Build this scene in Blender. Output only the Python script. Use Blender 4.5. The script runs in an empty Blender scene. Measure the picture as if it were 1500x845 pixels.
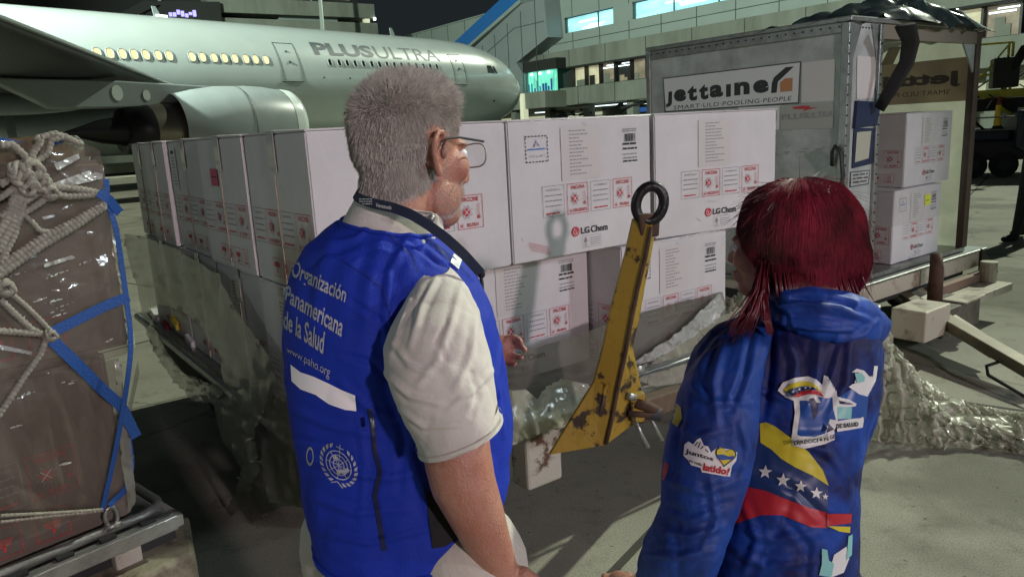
import bpy, bmesh, math, random
import numpy as np
from mathutils import Vector, Matrix, noise
from mathutils.bvhtree import BVHTree
random.seed(7); np.random.seed(7)
SC = bpy.context.scene
COL = SC.collection
R_ = math.radians
# ------------------------------------------------------------------ camera
FPX = 1098.4; PITCH = R_(11.907); ROLL = R_(-3.054); EYE = 1.6
cam = bpy.data.cameras.new('camera'); camo = bpy.data.objects.new('camera', cam); COL.objects.link(camo)
camo.matrix_world = Matrix.Translation((0, 0, EYE)) @ Matrix.Rotation(math.pi/2-PITCH, 4, 'X') @ Matrix.Rotation(ROLL, 4, 'Z')
cam.sensor_width = 36; cam.lens = FPX/1500*36; cam.clip_end = 2000; cam.clip_start = .05
SC.camera = camo
# ------------------------------------------------------------------ world (night sky)
world = bpy.data.worlds.new('World'); SC.world = world; world.use_nodes = True
bg = world.node_tree.nodes['Background']
bg.inputs[0].default_value = (.55, .72, .80, 1); bg.inputs[1].default_value = .022
SC.view_settings.view_transform = 'Standard'; SC.view_settings.look = 'None'
SC.view_settings.exposure = .12; SC.view_settings.gamma = 1
# ------------------------------------------------------------------ night lights: floodlights out of frame, plus added fill lamps
def lamp(name, loc, target, watts, color, size, spot=70):
    l = bpy.data.lights.new(name, 'SPOT'); l.energy = watts; l.color = color; l.spot_size = R_(spot); l.spot_blend = .5
    l.shadow_soft_size = size
    o = bpy.data.objects.new(name, l); COL.objects.link(o); o.location = loc
    o.rotation_euler = (Vector(target)-Vector(loc)).to_track_quat('-Z', 'Y').to_euler(); return o
sun = bpy.data.lights.new('apron_floodlight', 'SUN'); sun.energy = 2.7; sun.angle = R_(1.2); sun.color = (.92, 1.0, .80)
suno = bpy.data.objects.new('apron_floodlight', sun); COL.objects.link(suno)
suno.rotation_euler = Vector((-.66, -.50, -.62)).to_track_quat('-Z', 'Y').to_euler()
lamp('hangar_floodlight', (6.6, -8.8, 4.4), (.75, 3, 1.0), 2500, (1.0, .80, .85), .34, 30)
lamp('gate_floodlight', (11, -1.2, 4.4), (.6, 3.2, 1.0), 1150, (.78, .93, 1.0), .32, 44)
lamp('aircraft_fill', (-14, -22, 14), (-8, 42, 7), 8800, (.78, 1.0, 1.0), .8, 44)  # added fill lamp for the near side of the aircraft
lamp('cargo_fill', (-17, -3, 10), (.2, 4.0, 1.0), 1550, (.80, .97, 1.0), 1.2, 40)  # added soft fill for the dim left faces of the cartons
lamp('terminal_fill', (-26, 14, 17), (8, 62, 7), 95000, (.86, 1.0, .86), .5, 95)  # added lamp to brighten the terminal facade
# ------------------------------------------------------------------ pixel <-> world geometry (survey of the photograph)
CAMR = np.array([list(r) for r in camo.matrix_world.to_3x3()])
CP = np.array([0, 0, EYE])
def ray(x, y): return CAMR @ np.array([(x-750)/FPX, -(y-422.5)/FPX, -1.0])
def P(x, y, d): return CP + d*ray(x, y)
def PZ(x, y, z):
    v = ray(x, y); return CP + v*(z-EYE)/v[2]
def proj(q):
    v = CAMR.T @ (np.asarray(q, float)-CP); return np.array([750+FPX*v[0]/-v[2], 422.5-FPX*v[1]/-v[2]])
RH = CAMR @ np.array([1., 0, 0]); FH = np.array([0, 1., 0])
# ------------------------------------------------------------------ mesh builder
class MB:
    def __init__(s): s.v = []; s.f = []; s.m = []; s.pc = []
    def add(s, vs, fs, mi=0):
        b = len(s.v); s.pc.append((b, len(s.f))); s.v += [tuple(map(float, q)) for q in vs]
        s.f += [tuple(b+i for i in f) for f in fs]; s.m += [mi]*len(fs); return s
    def hexa(s, q, mi=0):   # 8 points: bottom 4, top 4
        return s.add(q, [(3, 2, 1, 0), (4, 5, 6, 7), (0, 1, 5, 4), (1, 2, 6, 5), (2, 3, 7, 6), (3, 0, 4, 7)], mi)
    def box(s, x0, x1, y0, y1, z0, z1, fr=None, mi=0):
        q = [(x0, y0, z0), (x1, y0, z0), (x1, y1, z0), (x0, y1, z0), (x0, y0, z1), (x1, y0, z1), (x1, y1, z1), (x0, y1, z1)]
        if fr: q = [fr(*a) for a in q]
        return s.hexa(q, mi)
    def tube(s, path, r, n=10, closed=False, mi=0, cap=True, flat=1.0):
        p = [np.array(a, float) for a in path]; N = len(p); rr = r if hasattr(r, '__len__') else [r]*N
        vs = []; prev = None
        for i in range(N):
            if closed: t = p[(i+1) % N]-p[i-1]
            else: t = p[min(i+1, N-1)]-p[max(i-1, 0)]
            t = t/(np.linalg.norm(t)+1e-12)
            if prev is None:
                a = np.array([0, 0, 1.]) if abs(t[2]) < .9 else np.array([1., 0, 0])
                prev = np.cross(t, a)
            b = prev - t*(prev@t); b /= np.linalg.norm(b)+1e-12; prev = b; c = np.cross(t, b)
            for k in range(n):
                an = 2*math.pi*k/n; vs.append(p[i]+rr[i]*(math.cos(an)*b+flat*math.sin(an)*c))
        fs = []
        for i in range(N if closed else N-1):
            j = (i+1) % N
            for k in range(n): fs.append((i*n+k, i*n+(k+1) % n, j*n+(k+1) % n, j*n+k))
        if not closed and cap: fs += [tuple(range(n-1, -1, -1)), tuple((N-1)*n+k for k in range(n))]
        return s.add(vs, fs, mi)
    def prism(s, pts, off, mi=0):
        n = len(pts); a = [np.array(p, float) for p in pts]; off = np.array(off, float); b = [p+off for p in a]
        return s.add(a+b, [tuple(range(n-1, -1, -1)), tuple(range(n, 2*n))]+[(i, (i+1) % n, n+(i+1) % n, n+i) for i in range(n)], mi)
    def grid(s, G, closed_u=False, mi=0):
        G = np.asarray(G); a, b = G.shape[:2]
        fs = []
        for i in range(a-1):
            for k in range(b if closed_u else b-1):
                fs.append((i*b+k, i*b+(k+1) % b, (i+1)*b+(k+1) % b, (i+1)*b+k))
        return s.add(G.reshape(-1, 3), fs, mi)
    def ell(s, c, r, M=None, n=16, mi=0):
        c = np.array(c, float); r = np.array(r, float) if hasattr(r, '__len__') else np.array([r]*3)
        vs = []; fs = []; m = n//2
        for i in range(m+1):
            th = math.pi*i/m
            for k in range(n):
                ph = 2*math.pi*k/n; q = np.array([math.sin(th)*math.cos(ph), math.sin(th)*math.sin(ph), math.cos(th)])*r
                vs.append(c+(M@q if M is not None else q))
        for i in range(m):
            for k in range(n): fs.append((i*n+k, (i+1)*n+k, (i+1)*n+(k+1) % n, i*n+(k+1) % n))
        return s.add(vs, fs, mi)
    def limb(s, path, rr, n=16):
        for i in range(len(path)-1):
            a = np.array(path[i], float); b = np.array(path[i+1], float)
            s.tube([a, b], [rr[i], rr[i+1]], n)
        for a, r in zip(path, rr): s.ell(a, r, n=14)
        return s
    def build_each(s, name, mats, parent=None, **k):
        out = []
        for i, (b, fb_) in enumerate(s.pc):
            be, fe = s.pc[i+1] if i+1 < len(s.pc) else (len(s.v), len(s.f))
            q = MB(); q.v = s.v[b:be]; q.f = [tuple(j-b for j in f) for f in s.f[fb_:fe]]; q.m = [0]*len(q.f); out.append(q.build(name, mats, parent, **k))
        return out
    def mesh(s, name):
        me = bpy.data.meshes.new(name); me.from_pydata(s.v, [], s.f); me.update(); return me
    def build(s, name, mats, parent=None, smooth=False, bevel=0, recalc=True, kind=None, local=False):
        v = s.v
        if parent is not None and not local:
            Mi = wmat(parent).inverted(); v = [tuple(Mi @ Vector(q)) for q in v]
        me = bpy.data.meshes.new(name); me.from_pydata(v, [], s.f); me.update()
        if not isinstance(mats, (list, tuple)): mats = [mats]
        for m in mats: me.materials.append(m)
        if len(mats) > 1: me.polygons.foreach_set('material_index', s.m)
        if recalc:
            bm = bmesh.new(); bm.from_mesh(me)
            bmesh.ops.recalc_face_normals(bm, faces=bm.faces); bm.to_mesh(me); bm.free()
        if smooth: me.polygons.foreach_set('use_smooth', [True]*len(me.polygons))
        o = bpy.data.objects.new(name, me); COL.objects.link(o)
        if parent is not None: o.parent = parent
        if bevel:
            b = o.modifiers.new('bevel', 'BEVEL'); b.width = bevel; b.segments = 2; b.limit_method = 'ANGLE'; b.angle_limit = R_(40)
        if kind: o['kind'] = kind
        return o
def wmat(o):
    m = Matrix.Translation(o.location) @ o.rotation_euler.to_matrix().to_4x4() @ Matrix.Diagonal((*o.scale, 1))
    return wmat(o.parent) @ m if o.parent else m
def thing(name, label, cat, loc=(0, 0, 0), rz=0, group=None):
    o = bpy.data.objects.new(name, None); COL.objects.link(o); o.location = tuple(map(float, loc)); o.rotation_euler = (0, 0, rz)
    o.empty_display_size = .2
    return tag(o, label, cat, group)
def tag(o, label, cat, group=None):
    o['label'] = label; o['category'] = cat
    if group: o['group'] = group
    return o
def copy_tree(o, parent=None):
    c = o.copy(); COL.objects.link(c)
    if parent is not None: c.parent = parent
    for ch in [x for x in bpy.data.objects if x.parent == o]: copy_tree(ch, c)
    return c
def fold(p, s=1.0, seed=0.0, ax=(1, 1, 1)):
    q = Vector((p[0]*ax[0]*s+seed, p[1]*ax[1]*s, p[2]*ax[2]*s))
    w = noise.noise_vector(q*.6)*.9
    n = noise.noise(q+w); return (1-abs(n)*2.2)
def displace(G, amp, s, seed=0, ax=(1, 1, 1), nrm=None, closed=True):
    G = np.array(G, float)
    du = np.roll(G, -1, 1)-np.roll(G, 1, 1) if closed else np.gradient(G, axis=1)
    dv = np.gradient(G, axis=0); N = np.cross(du, dv); N /= np.linalg.norm(N, axis=2, keepdims=True)+1e-9
    a, b = G.shape[:2]; out = G.copy()
    for i in range(a):
        for k in range(b):
            out[i, k] += N[i, k]*amp*fold(G[i, k], s, seed, ax)
    return out
def voxel(mb, size, it=6, mat=None, name='body', parent=None, disp=None):
    me = mb.mesh('tmp'); o = bpy.data.objects.new('tmp', me); COL.objects.link(o)
    m = o.modifiers.new('r', 'REMESH'); m.mode = 'VOXEL'; m.voxel_size = size; m.use_smooth_shade = True
    m = o.modifiers.new('s', 'SMOOTH'); m.factor = .5; m.iterations = it
    dg = bpy.context.evaluated_depsgraph_get(); dg.update()
    nm = bpy.data.meshes.new_from_object(o.evaluated_get(dg)); bpy.data.objects.remove(o)
    if parent is not None: nm.transform(wmat(parent).inverted())
    nm.materials.clear()
    if mat: nm.materials.append(mat)
    nm.polygons.foreach_set('use_smooth', [True]*len(nm.polygons))
    q = bpy.data.objects.new(name, nm); COL.objects.link(q)
    if parent is not None: q.parent = parent
    return q
# ------------------------------------------------------------------ materials
def mat(name, col, rough=.6, metal=0, var=0, vscale=8, col2=None, bump=0, bscale=60, emit=None, estr=1, alpha=1, coat=0, spec=.5, thr=None, vdist=(1, 1, 1), sss=0, sheen=0):
    m = bpy.data.materials.new(name); m.use_nodes = True; nt = m.node_tree; b = nt.nodes['Principled BSDF']
    b.inputs['Base Color'].default_value = (*col, 1); b.inputs['Roughness'].default_value = rough; b.inputs['Metallic'].default_value = metal
    b.inputs['Alpha'].default_value = alpha; b.inputs['Coat Weight'].default_value = coat; b.inputs['Specular IOR Level'].default_value = spec
    b.inputs['Sheen Weight'].default_value = sheen
    if sss:
        b.inputs['Subsurface Weight'].default_value = sss; b.inputs['Subsurface Radius'].default_value = (.012, .005, .003)
    if emit: b.inputs['Emission Color'].default_value = (*emit, 1); b.inputs['Emission Strength'].default_value = estr
    if var or col2 or bump:
        tc = nt.nodes.new('ShaderNodeTexCoord'); mp = nt.nodes.new('ShaderNodeMapping'); mp.inputs['Scale'].default_value = vdist
        nt.links.new(tc.outputs['Object'], mp.inputs[0])
    if var or col2:
        n = nt.nodes.new('ShaderNodeTexNoise'); n.inputs['Scale'].default_value = vscale; n.inputs['Detail'].default_value = 7; n.inputs['Roughness'].default_value = .62
        nt.links.new(mp.outputs[0], n.inputs[0])
        r = nt.nodes.new('ShaderNodeValToRGB'); nt.links.new(n.outputs[0], r.inputs[0])
        lo, hi = thr if thr else (.3, .7)
        r.color_ramp.elements[0].position = lo; r.color_ramp.elements[1].position = hi
        c2 = col2 if col2 else tuple(max(0, c*(1-var)) for c in col)
        r.color_ramp.elements[0].color = (*c2, 1); r.color_ramp.elements[1].color = (*col, 1)
        nt.links.new(r.outputs[0], b.inputs['Base Color'])
        if emit:
            r.color_ramp.elements[1].color = (*emit, 1); r.color_ramp.elements[0].color = (*[c*(1-max(var, .5)) for c in emit], 1); nt.links.new(r.outputs[0], b.inputs['Emission Color'])
    if bump:
        n2 = nt.nodes.new('ShaderNodeTexNoise'); n2.inputs['Scale'].default_value = bscale; n2.inputs['Detail'].default_value = 4
        nt.links.new(mp.outputs[0], n2.inputs[0])
        bp = nt.nodes.new('ShaderNodeBump'); bp.inputs['Strength'].default_value = bump; bp.inputs['Distance'].default_value = .01
        nt.links.new(n2.outputs[0], bp.inputs['Height']); nt.links.new(bp.outputs[0], b.inputs['Normal'])
    return m
M = {}
M['carton'] = mat('white_carton', (.70, .68, .69), .5, var=.16, vscale=3.5, bump=.12, bscale=25)
M['carton_edge'] = mat('carton_edge', (.42, .36, .28), .8)
M['tape'] = mat('clear_tape', (.60, .58, .56), .12, coat=.8)
M['ink'] = mat('black_ink', (.03, .03, .035), .6)
M['red_ink'] = mat('red_ink', (.52, .045, .06), .6)
M['pouch'] = mat('label_pouch', (.62, .595, .58), .3)
M['blue_ink'] = mat('blue_ink', (.08, .2, .5), .6)
M['grey_ink'] = mat('grey_ink', (.28, .28, .3), .6)
M['pink'] = mat('pink_label', (.55, .08, .16), .6)
M['yellow_label'] = mat('yellow_label', (.75, .8, .05), .5)
M['asphalt'] = mat('tarmac', (.05, .05, .05), .9)
M['yellow_paint'] = mat('chipped_yellow_paint', (.33, .21, .022), .5, col2=(.035, .02, .012), vscale=13, thr=(.40, .45), bump=.3, bscale=30)
M['black_steel'] = mat('black_steel', (.02, .02, .022), .38, metal=.5, bump=.2)
M['rusty'] = mat('rusty_steel', (.10, .05, .03), .8, var=.6, vscale=20)
M['white_steel'] = mat('chipped_white_paint', (.44, .42, .36), .6, col2=(.10, .05, .03), vscale=11, thr=(.38, .46), bump=.3)
M['alu'] = mat('worn_aluminium', (.42, .43, .42), .4, metal=.75, var=.4, vscale=14, bump=.15)
M['ald'] = mat('dull_aluminium_panel', (.52, .55, .53), .6, metal=.1, var=.45, vscale=5, bump=.1, bscale=12)
M['dark_metal'] = mat('dark_metal', (.03, .03, .032), .6, metal=.3)
M['rubber'] = mat('black_rubber', (.012, .012, .012), .85)
M['glassy'] = mat('spectacle_lens', (.6, .65, .68), .03, alpha=.16, spec=1)
def film_mat(name, col, alpha, rough=.22, bump=.5, bs=18, coat=.6, **k):
    m = mat(name, col, rough, alpha=alpha, bump=bump*.5, bscale=bs, coat=coat, spec=.7, var=.3, vscale=5); nt = m.node_tree; b = nt.nodes['Principled BSDF']
    mp = [n for n in nt.nodes if n.type == 'MAPPING'][0]; bp = [n for n in nt.nodes if n.type == 'BUMP'][0]
    n0 = nt.nodes.new('ShaderNodeTexNoise'); n0.inputs['Scale'].default_value = 6; nt.links.new(mp.outputs[0], n0.inputs[0])
    mx = nt.nodes.new('ShaderNodeMix'); mx.data_type = 'RGBA'; mx.blend_type = 'ADD'; mx.inputs[0].default_value = .25; nt.links.new(mp.outputs[0], mx.inputs[6]); nt.links.new(n0.outputs['Color'], mx.inputs[7])
    v = nt.nodes.new('ShaderNodeTexVoronoi'); v.inputs['Scale'].default_value = bs*.8; v.feature = 'F1'; nt.links.new(mx.outputs[2], v.inputs['Vector'])
    b2 = nt.nodes.new('ShaderNodeBump'); b2.inputs['Strength'].default_value = min(1, bump*1.2); b2.inputs['Distance'].default_value = .018
    nt.links.new(v.outputs['Distance'], b2.inputs['Height']); nt.links.new(bp.outputs[0], b2.inputs['Normal']); nt.links.new(b2.outputs[0], b.inputs['Normal']); return m
M['film'] = film_mat('grey_plastic_film', (.17, .155, .13), .72, bump=.25, bs=8)
M['film_dark'] = film_mat('dusty_plastic_film', (.25, .25, .205), .70, rough=.35, bump=.3, bs=7)
M['film_clear'] = film_mat('clear_plastic_film', (.58, .58, .46), .55, rough=.22, bump=.35, bs=8)
M['film_wrap'] = film_mat('cling_wrap', (.20, .165, .14), .46, rough=.13, bump=.5, bs=9)
M['tarp'] = mat('black_tarpaulin', (.022, .035, .035), .2, coat=.8, bump=.2, bscale=14)
M['rope'] = mat('net_rope', (.30, .285, .24), .9, var=.3, vscale=40, bump=.3, bscale=160)
M['strap'] = mat('blue_webbing', (.008, .065, .28), .6, bump=.3, bscale=200)
M['plane'] = mat('aircraft_skin', (.43, .49, .48), .27, coat=.5, var=.10, vscale=.6)
M['plane_grey'] = mat('aircraft_grey', (.27, .31, .31), .35, var=.15, vscale=1.5)
M['plane_light'] = mat('aircraft_cowl_lip', (.62, .68, .66), .25)
M['plane_dark'] = mat('aircraft_dark_metal', (.02, .021, .023), .4, metal=.6)
M['nozzle'] = mat('bronze_nozzle', (.22, .20, .16), .35, metal=.8)
M['wing'] = mat('wing_skin', (.05, .056, .058), .45, var=.3, vscale=1.2)
M['title'] = mat('title_paint', (.025, .045, .055), .5)
M['seam'] = mat('panel_seam', (.06, .075, .075), .6)
M['cabin'] = mat('lit_cabin_window', (.12, .1, .05), .4, emit=(1.0, .83, .42), estr=1.0)
M['pane'] = mat('dark_pane', (.01, .012, .014), .15)
M['beam_light'] = mat('lit_lamp', (1, 1, 1), .5, emit=(.85, 1, 1), estr=3)
# skin / cloth
M['skin'] = mat('skin', (.46, .24, .17), .48, col2=(.37, .145, .10), vscale=22, thr=(.3, .7), bump=.25, bscale=260, sss=.12)
M['skin2'] = mat('skin_arm', (.38, .21, .15), .5, col2=(.30, .14, .10), vscale=16, bump=.2, bscale=220, sss=.1)
M['vest'] = mat('blue_vest_fabric', (.008, .035, .42), .68, var=.2, vscale=7, bump=.25, bscale=420, spec=.28)
M['shirt'] = mat('white_linen', (.64, .60, .55), .85, var=.22, vscale=9, bump=.10, bscale=240)
M['trouser'] = mat('cream_trousers', (.50, .46, .40), .9, bump=.2, bscale=120)
M['silver'] = mat('silver_embroidery', (.48, .50, .56), .4, metal=.3, bump=.5, bscale=500)
M['reflect'] = mat('reflective_tape', (.95, .93, .95), .35)
M['navy_lanyard'] = mat('navy_lanyard', (.012, .018, .05), .6)
M['hair_grey'] = mat('grey_hair', (.60, .565, .52), .55, var=.5, vscale=60)
M['hair_grey_d'] = mat('grey_hair_underlayer', (.25, .215, .19), .9, var=.4, vscale=40)
M['hair_red'] = mat('red_hair', (.16, .014, .026), .36, col2=(.05, .008, .010), vscale=9, thr=(.35, .65), vdist=(1, 1, .5))
M['white'] = mat('white_print', (.70, .70, .70), .5)
M['yel'] = mat('yellow_print', (.62, .52, .03), .45)
M['redp'] = mat('red_print', (.45, .015, .03), .45)
M['blu'] = mat('blue_print', (.015, .075, .32), .4)
M['flagblue'] = mat('flag_blue_print', (.012, .035, .14), .4)
M['aqua'] = mat('aqua_print', (.22, .52, .50), .45)
M['navyp'] = mat('navy_print', (.012, .014, .06), .45)
# ------------------------------------------------------------------ lettering and flat art
_tc = {}
def text(s, bold=0.0, space=1.0):
    k = (s, bold, space)
    if k in _tc: return _tc[k]
    c = bpy.data.curves.new('t', 'FONT'); c.body = s; c.offset = bold; c.resolution_u = 3; c.space_character = space
    o = bpy.data.objects.new('t', c); COL.objects.link(o)
    dg = bpy.context.evaluated_depsgraph_get(); dg.update()
    me = bpy.data.meshes.new_from_object(o.evaluated_get(dg))
    v = np.array([tuple(q.co)[:2] for q in me.vertices]); f = [tuple(p.vertices) for p in me.polygons]
    bpy.data.objects.remove(o); bpy.data.meshes.remove(me)
    lo = v.min(0); hi = v.max(0); v = (v-lo)/(hi-lo); _tc[k] = (v, f, (hi-lo)[0]/(hi-lo)[1]); return _tc[k]
class Art:
    """flat artwork: polygons in 2D (x right, y up) per ink"""
    def __init__(s): s.d = {}
    def poly(s, ink, pts, faces=None):
        e = s.d.setdefault(ink, [[], []]); b = len(e[0]); e[0] += [tuple(p) for p in pts]
        e[1] += [tuple(b+i for i in f) for f in (faces or [tuple(range(len(pts)))])]
    def rect(s, ink, x0, y0, x1, y1): s.poly(ink, [(x0, y0), (x1, y0), (x1, y1), (x0, y1)])
    def frame(s, ink, x0, y0, x1, y1, t):
        s.rect(ink, x0, y0, x1, y0+t); s.rect(ink, x0, y1-t, x1, y1); s.rect(ink, x0, y0+t, x0+t, y1-t); s.rect(ink, x1-t, y0+t, x1, y1-t)
    def text(s, ink, str_, x0, y0, x1, y1, bold=0, space=1.0, q=None):
        v, f, a = text(str_, bold, space)
        if q is None: pts = np.array([x0, y0])+v*np.array([x1-x0, y1-y0])
        else:   # quad: tl,tr,br,bl
            tl, tr, br, bl = [np.array(k, float) for k in q]; u = v[:, :1]; w = v[:, 1:]
            pts = (bl*(1-u)+br*u)*(1-w)+(tl*(1-u)+tr*u)*w
        s.poly(ink, pts, f)
    def disc(s, ink, x, y, r, n=20, ry=None, r0=0, a0=0, a1=360, M2=None):
        ry = ry or r; out = []; fs = []
        if r0 == 0: pts = [(x+r*math.cos(R_(a0+(a1-a0)*k/n)), y+ry*math.sin(R_(a0+(a1-a0)*k/n))) for k in range(n)]; s.poly(ink, pts if M2 is None else [M2(*p) for p in pts]); return
        for k in range(n+1):
            a = R_(a0+(a1-a0)*k/n); out += [(x+r*math.cos(a), y+ry*math.sin(a)), (x+r0*math.cos(a), y+ry*r0/r*math.sin(a))]
        fs = [(2*k, 2*k+2, 2*k+3, 2*k+1) for k in range(n)]
        s.poly(ink, out if M2 is None else [M2(*p) for p in out], fs)
    def line(s, ink, pts, w):
        pts = [np.array(p, float) for p in pts]
        L = []; Rr = []
        for i, p in enumerate(pts):
            t = pts[min(i+1, len(pts)-1)]-pts[max(i-1, 0)]; t /= np.linalg.norm(t)+1e-9; n = np.array([-t[1], t[0]])*w/2
            L.append(p+n); Rr.append(p-n)
        n = len(pts); s.poly(ink, L+Rr, [(i, i+1, n+i+1, n+i) for i in range(n-1)])
    def star(s, ink, x, y, r, rot=0, sx=1):
        s.poly(ink, [(x+sx*(r if k % 2 == 0 else r*.42)*math.cos(R_(90+rot+36*k)), y+(r if k % 2 == 0 else r*.42)*math.sin(R_(90+rot+36*k))) for k in range(10)])
    def words(s, ink, x0, x1, y, h, rnd):
        x = x0
        while x < x1-h:
            w = min(rnd.uniform(2, 6)*h*.8, x1-x); s.rect(ink, x, y, x+w, y+h); x += w+h*.7
    def place(s, fn, parent, names=None, skip=()):
        for i, (ink, (v, f)) in enumerate(s.d.items()):
            if ink in skip: continue
            mb = MB(); mb.add([fn(x, y, i) for x, y in v], f); mb.build((names or {}).get(ink, 'print'), M[ink], parent, recalc=False)
def conform(art, bvh, parent, names=None, eps=.0015, L=5.0, origin=CP, px=True, inks=None):
    """lay pixel-space artwork (y down) on a surface seen from the camera as thin patches"""
    for i, (ink, (v, f)) in enumerate(art.d.items()):
        bm = bmesh.new(); vs = [bm.verts.new((x, y, 0)) for x, y in v]
        for q in f:
            try: bm.faces.new([vs[k] for k in q])
            except ValueError: pass
        bmesh.ops.triangulate(bm, faces=bm.faces)
        for _ in range(6):
            es = [e for e in bm.edges if e.calc_length() > L]
            if not es: break
            bmesh.ops.subdivide_edges(bm, edges=es, cuts=1); bmesh.ops.triangulate(bm, faces=bm.faces)
        bm.verts.ensure_lookup_table(); bad = []
        for q in bm.verts:
            d = Vector(ray(q.co.x, q.co.y)); h = bvh.ray_cast(Vector(origin), d.normalized())
            if h[0] is None: bad.append(q); continue
            q.co = h[0]-d.normalized()*(eps*(1+i*.45))
        bmesh.ops.delete(bm, geom=bad, context='VERTS')
        bad = [fc for fc in bm.faces if max(e.calc_length() for e in fc.edges) > .12*max(1, (fc.calc_center_median()-Vector(CP)).length/2)]
        bmesh.ops.delete(bm, geom=bad, context='FACES')
        me = bpy.data.meshes.new('print'); bm.transform(wmat(parent).inverted()); bm.to_mesh(me); bm.free(); me.materials.append(M[ink])
        if len(me.polygons) == 0: continue
        me.polygons.foreach_set('use_smooth', [True]*len(me.polygons))
        o = bpy.data.objects.new((names or {}).get(ink, 'print'), me); COL.objects.link(o); o.parent = parent
def bvh_of(o):
    me = o.data; W = wmat(o)
    return BVHTree.FromPolygons([W @ v.co for v in me.vertices], [tuple(p.vertices) for p in me.polygons])
def loft(rows, nu=72, nv=70, ex=2.2, sm=2):
    """rows: (lx,ly,rx,ry,depth,thick) silhouette pairs -> closed tube grid of world points"""
    A = np.array(rows, float); t = np.linspace(0, len(A)-1, nv)
    X = np.stack([np.interp(t, np.arange(len(A)), A[:, k]) for k in range(A.shape[1])], 1)
    for _ in range(sm*3):
        Y = X.copy(); Y[1:-1] = (X[:-2]+2*X[1:-1]+X[2:])/4; X = Y
    G = np.zeros((nv, nu, 3))
    for i, (lx, ly, rx, ry, d, th) in enumerate(X):
        Lp = P(lx, ly, d); Rp = P(rx, ry, d); c = (Lp+Rp)/2; a = (Rp-Lp)/2; ah = a/np.linalg.norm(a)
        b = FH-ah*(FH@ah); b = b/np.linalg.norm(b)*th
        for k in range(nu):
            an = 2*math.pi*k/nu; co, si = math.cos(an), math.sin(an)
            G[i, k] = c+a*math.copysign(abs(co)**(2/ex), co)+b*math.copysign(abs(si)**(2/ex), si)
    return G

def folds(G, strokes, K=.62):
    """model cloth folds: raised (+) or sunk (-) ridges along traced lines, pushed along the surface normal"""
    G = np.array(G, float); du = np.roll(G, -1, 1)-np.roll(G, 1, 1); dv = np.gradient(G, axis=0); N = np.cross(du, dv); N /= np.linalg.norm(N, axis=2, keepdims=True)+1e-9
    c = G.mean(axis=1, keepdims=True)
    if ((G-c)*N).sum() < 0: N = -N
    Q = (G-CP)@CAMR; X = 750+FPX*Q[..., 0]/-Q[..., 2]; Y = 422.5-FPX*Q[..., 1]/-Q[..., 2]
    facing = ((CP-G)*N).sum(-1) > 0; D = np.zeros(X.shape)
    for pts, w, amp in strokes:
        p = np.array(pts, float); best = np.full(X.shape, 1e9); fade = np.zeros(X.shape); n = len(p)-1
        for i in range(n):
            a, b = p[i], p[i+1]; ab = b-a; t = np.clip(((X-a[0])*ab[0]+(Y-a[1])*ab[1])/(ab@ab), 0, 1); d = np.hypot(X-a[0]-ab[0]*t, Y-a[1]-ab[1]*t); m = d < best
            best = np.where(m, d, best); fade = np.where(m, (i+t)/n, fade)
        w = w*.62; prof = np.exp(-(best/w)**1.5)-.35*np.exp(-((best-w*1.9)/(w*.9))**2)
        D += K*amp*prof*np.sin(np.pi*np.clip(fade*.9+.05, 0, 1))**.5
    return G+N*(D*facing)[..., None]

def thin_mat(name, col, f=.6):
    """thin sheet that lets floodlight behind it through"""
    m = bpy.data.materials.new(name); m.use_nodes = True; nt = m.node_tree; nt.nodes.remove(nt.nodes['Principled BSDF']); o = nt.nodes['Material Output']
    tc = nt.nodes.new('ShaderNodeTexCoord'); n = nt.nodes.new('ShaderNodeTexNoise'); n.inputs['Scale'].default_value = 3.5; n.inputs['Detail'].default_value = 8; nt.links.new(tc.outputs['Object'], n.inputs[0])
    r = nt.nodes.new('ShaderNodeValToRGB'); r.color_ramp.elements[0].position = .3; r.color_ramp.elements[1].position = .65; r.color_ramp.elements[0].color = (*[c*.7 for c in col], 1); r.color_ramp.elements[1].color = (*col, 1); nt.links.new(n.outputs[0], r.inputs[0])
    d = nt.nodes.new('ShaderNodeBsdfDiffuse'); t = nt.nodes.new('ShaderNodeBsdfTranslucent'); x = nt.nodes.new('ShaderNodeMixShader'); x.inputs[0].default_value = f
    for s_ in (d, t): nt.links.new(r.outputs[0], s_.inputs[0])
    nt.links.new(d.outputs[0], x.inputs[1]); nt.links.new(t.outputs[0], x.inputs[2]); nt.links.new(x.outputs[0], o.inputs[0]); return m
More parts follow.
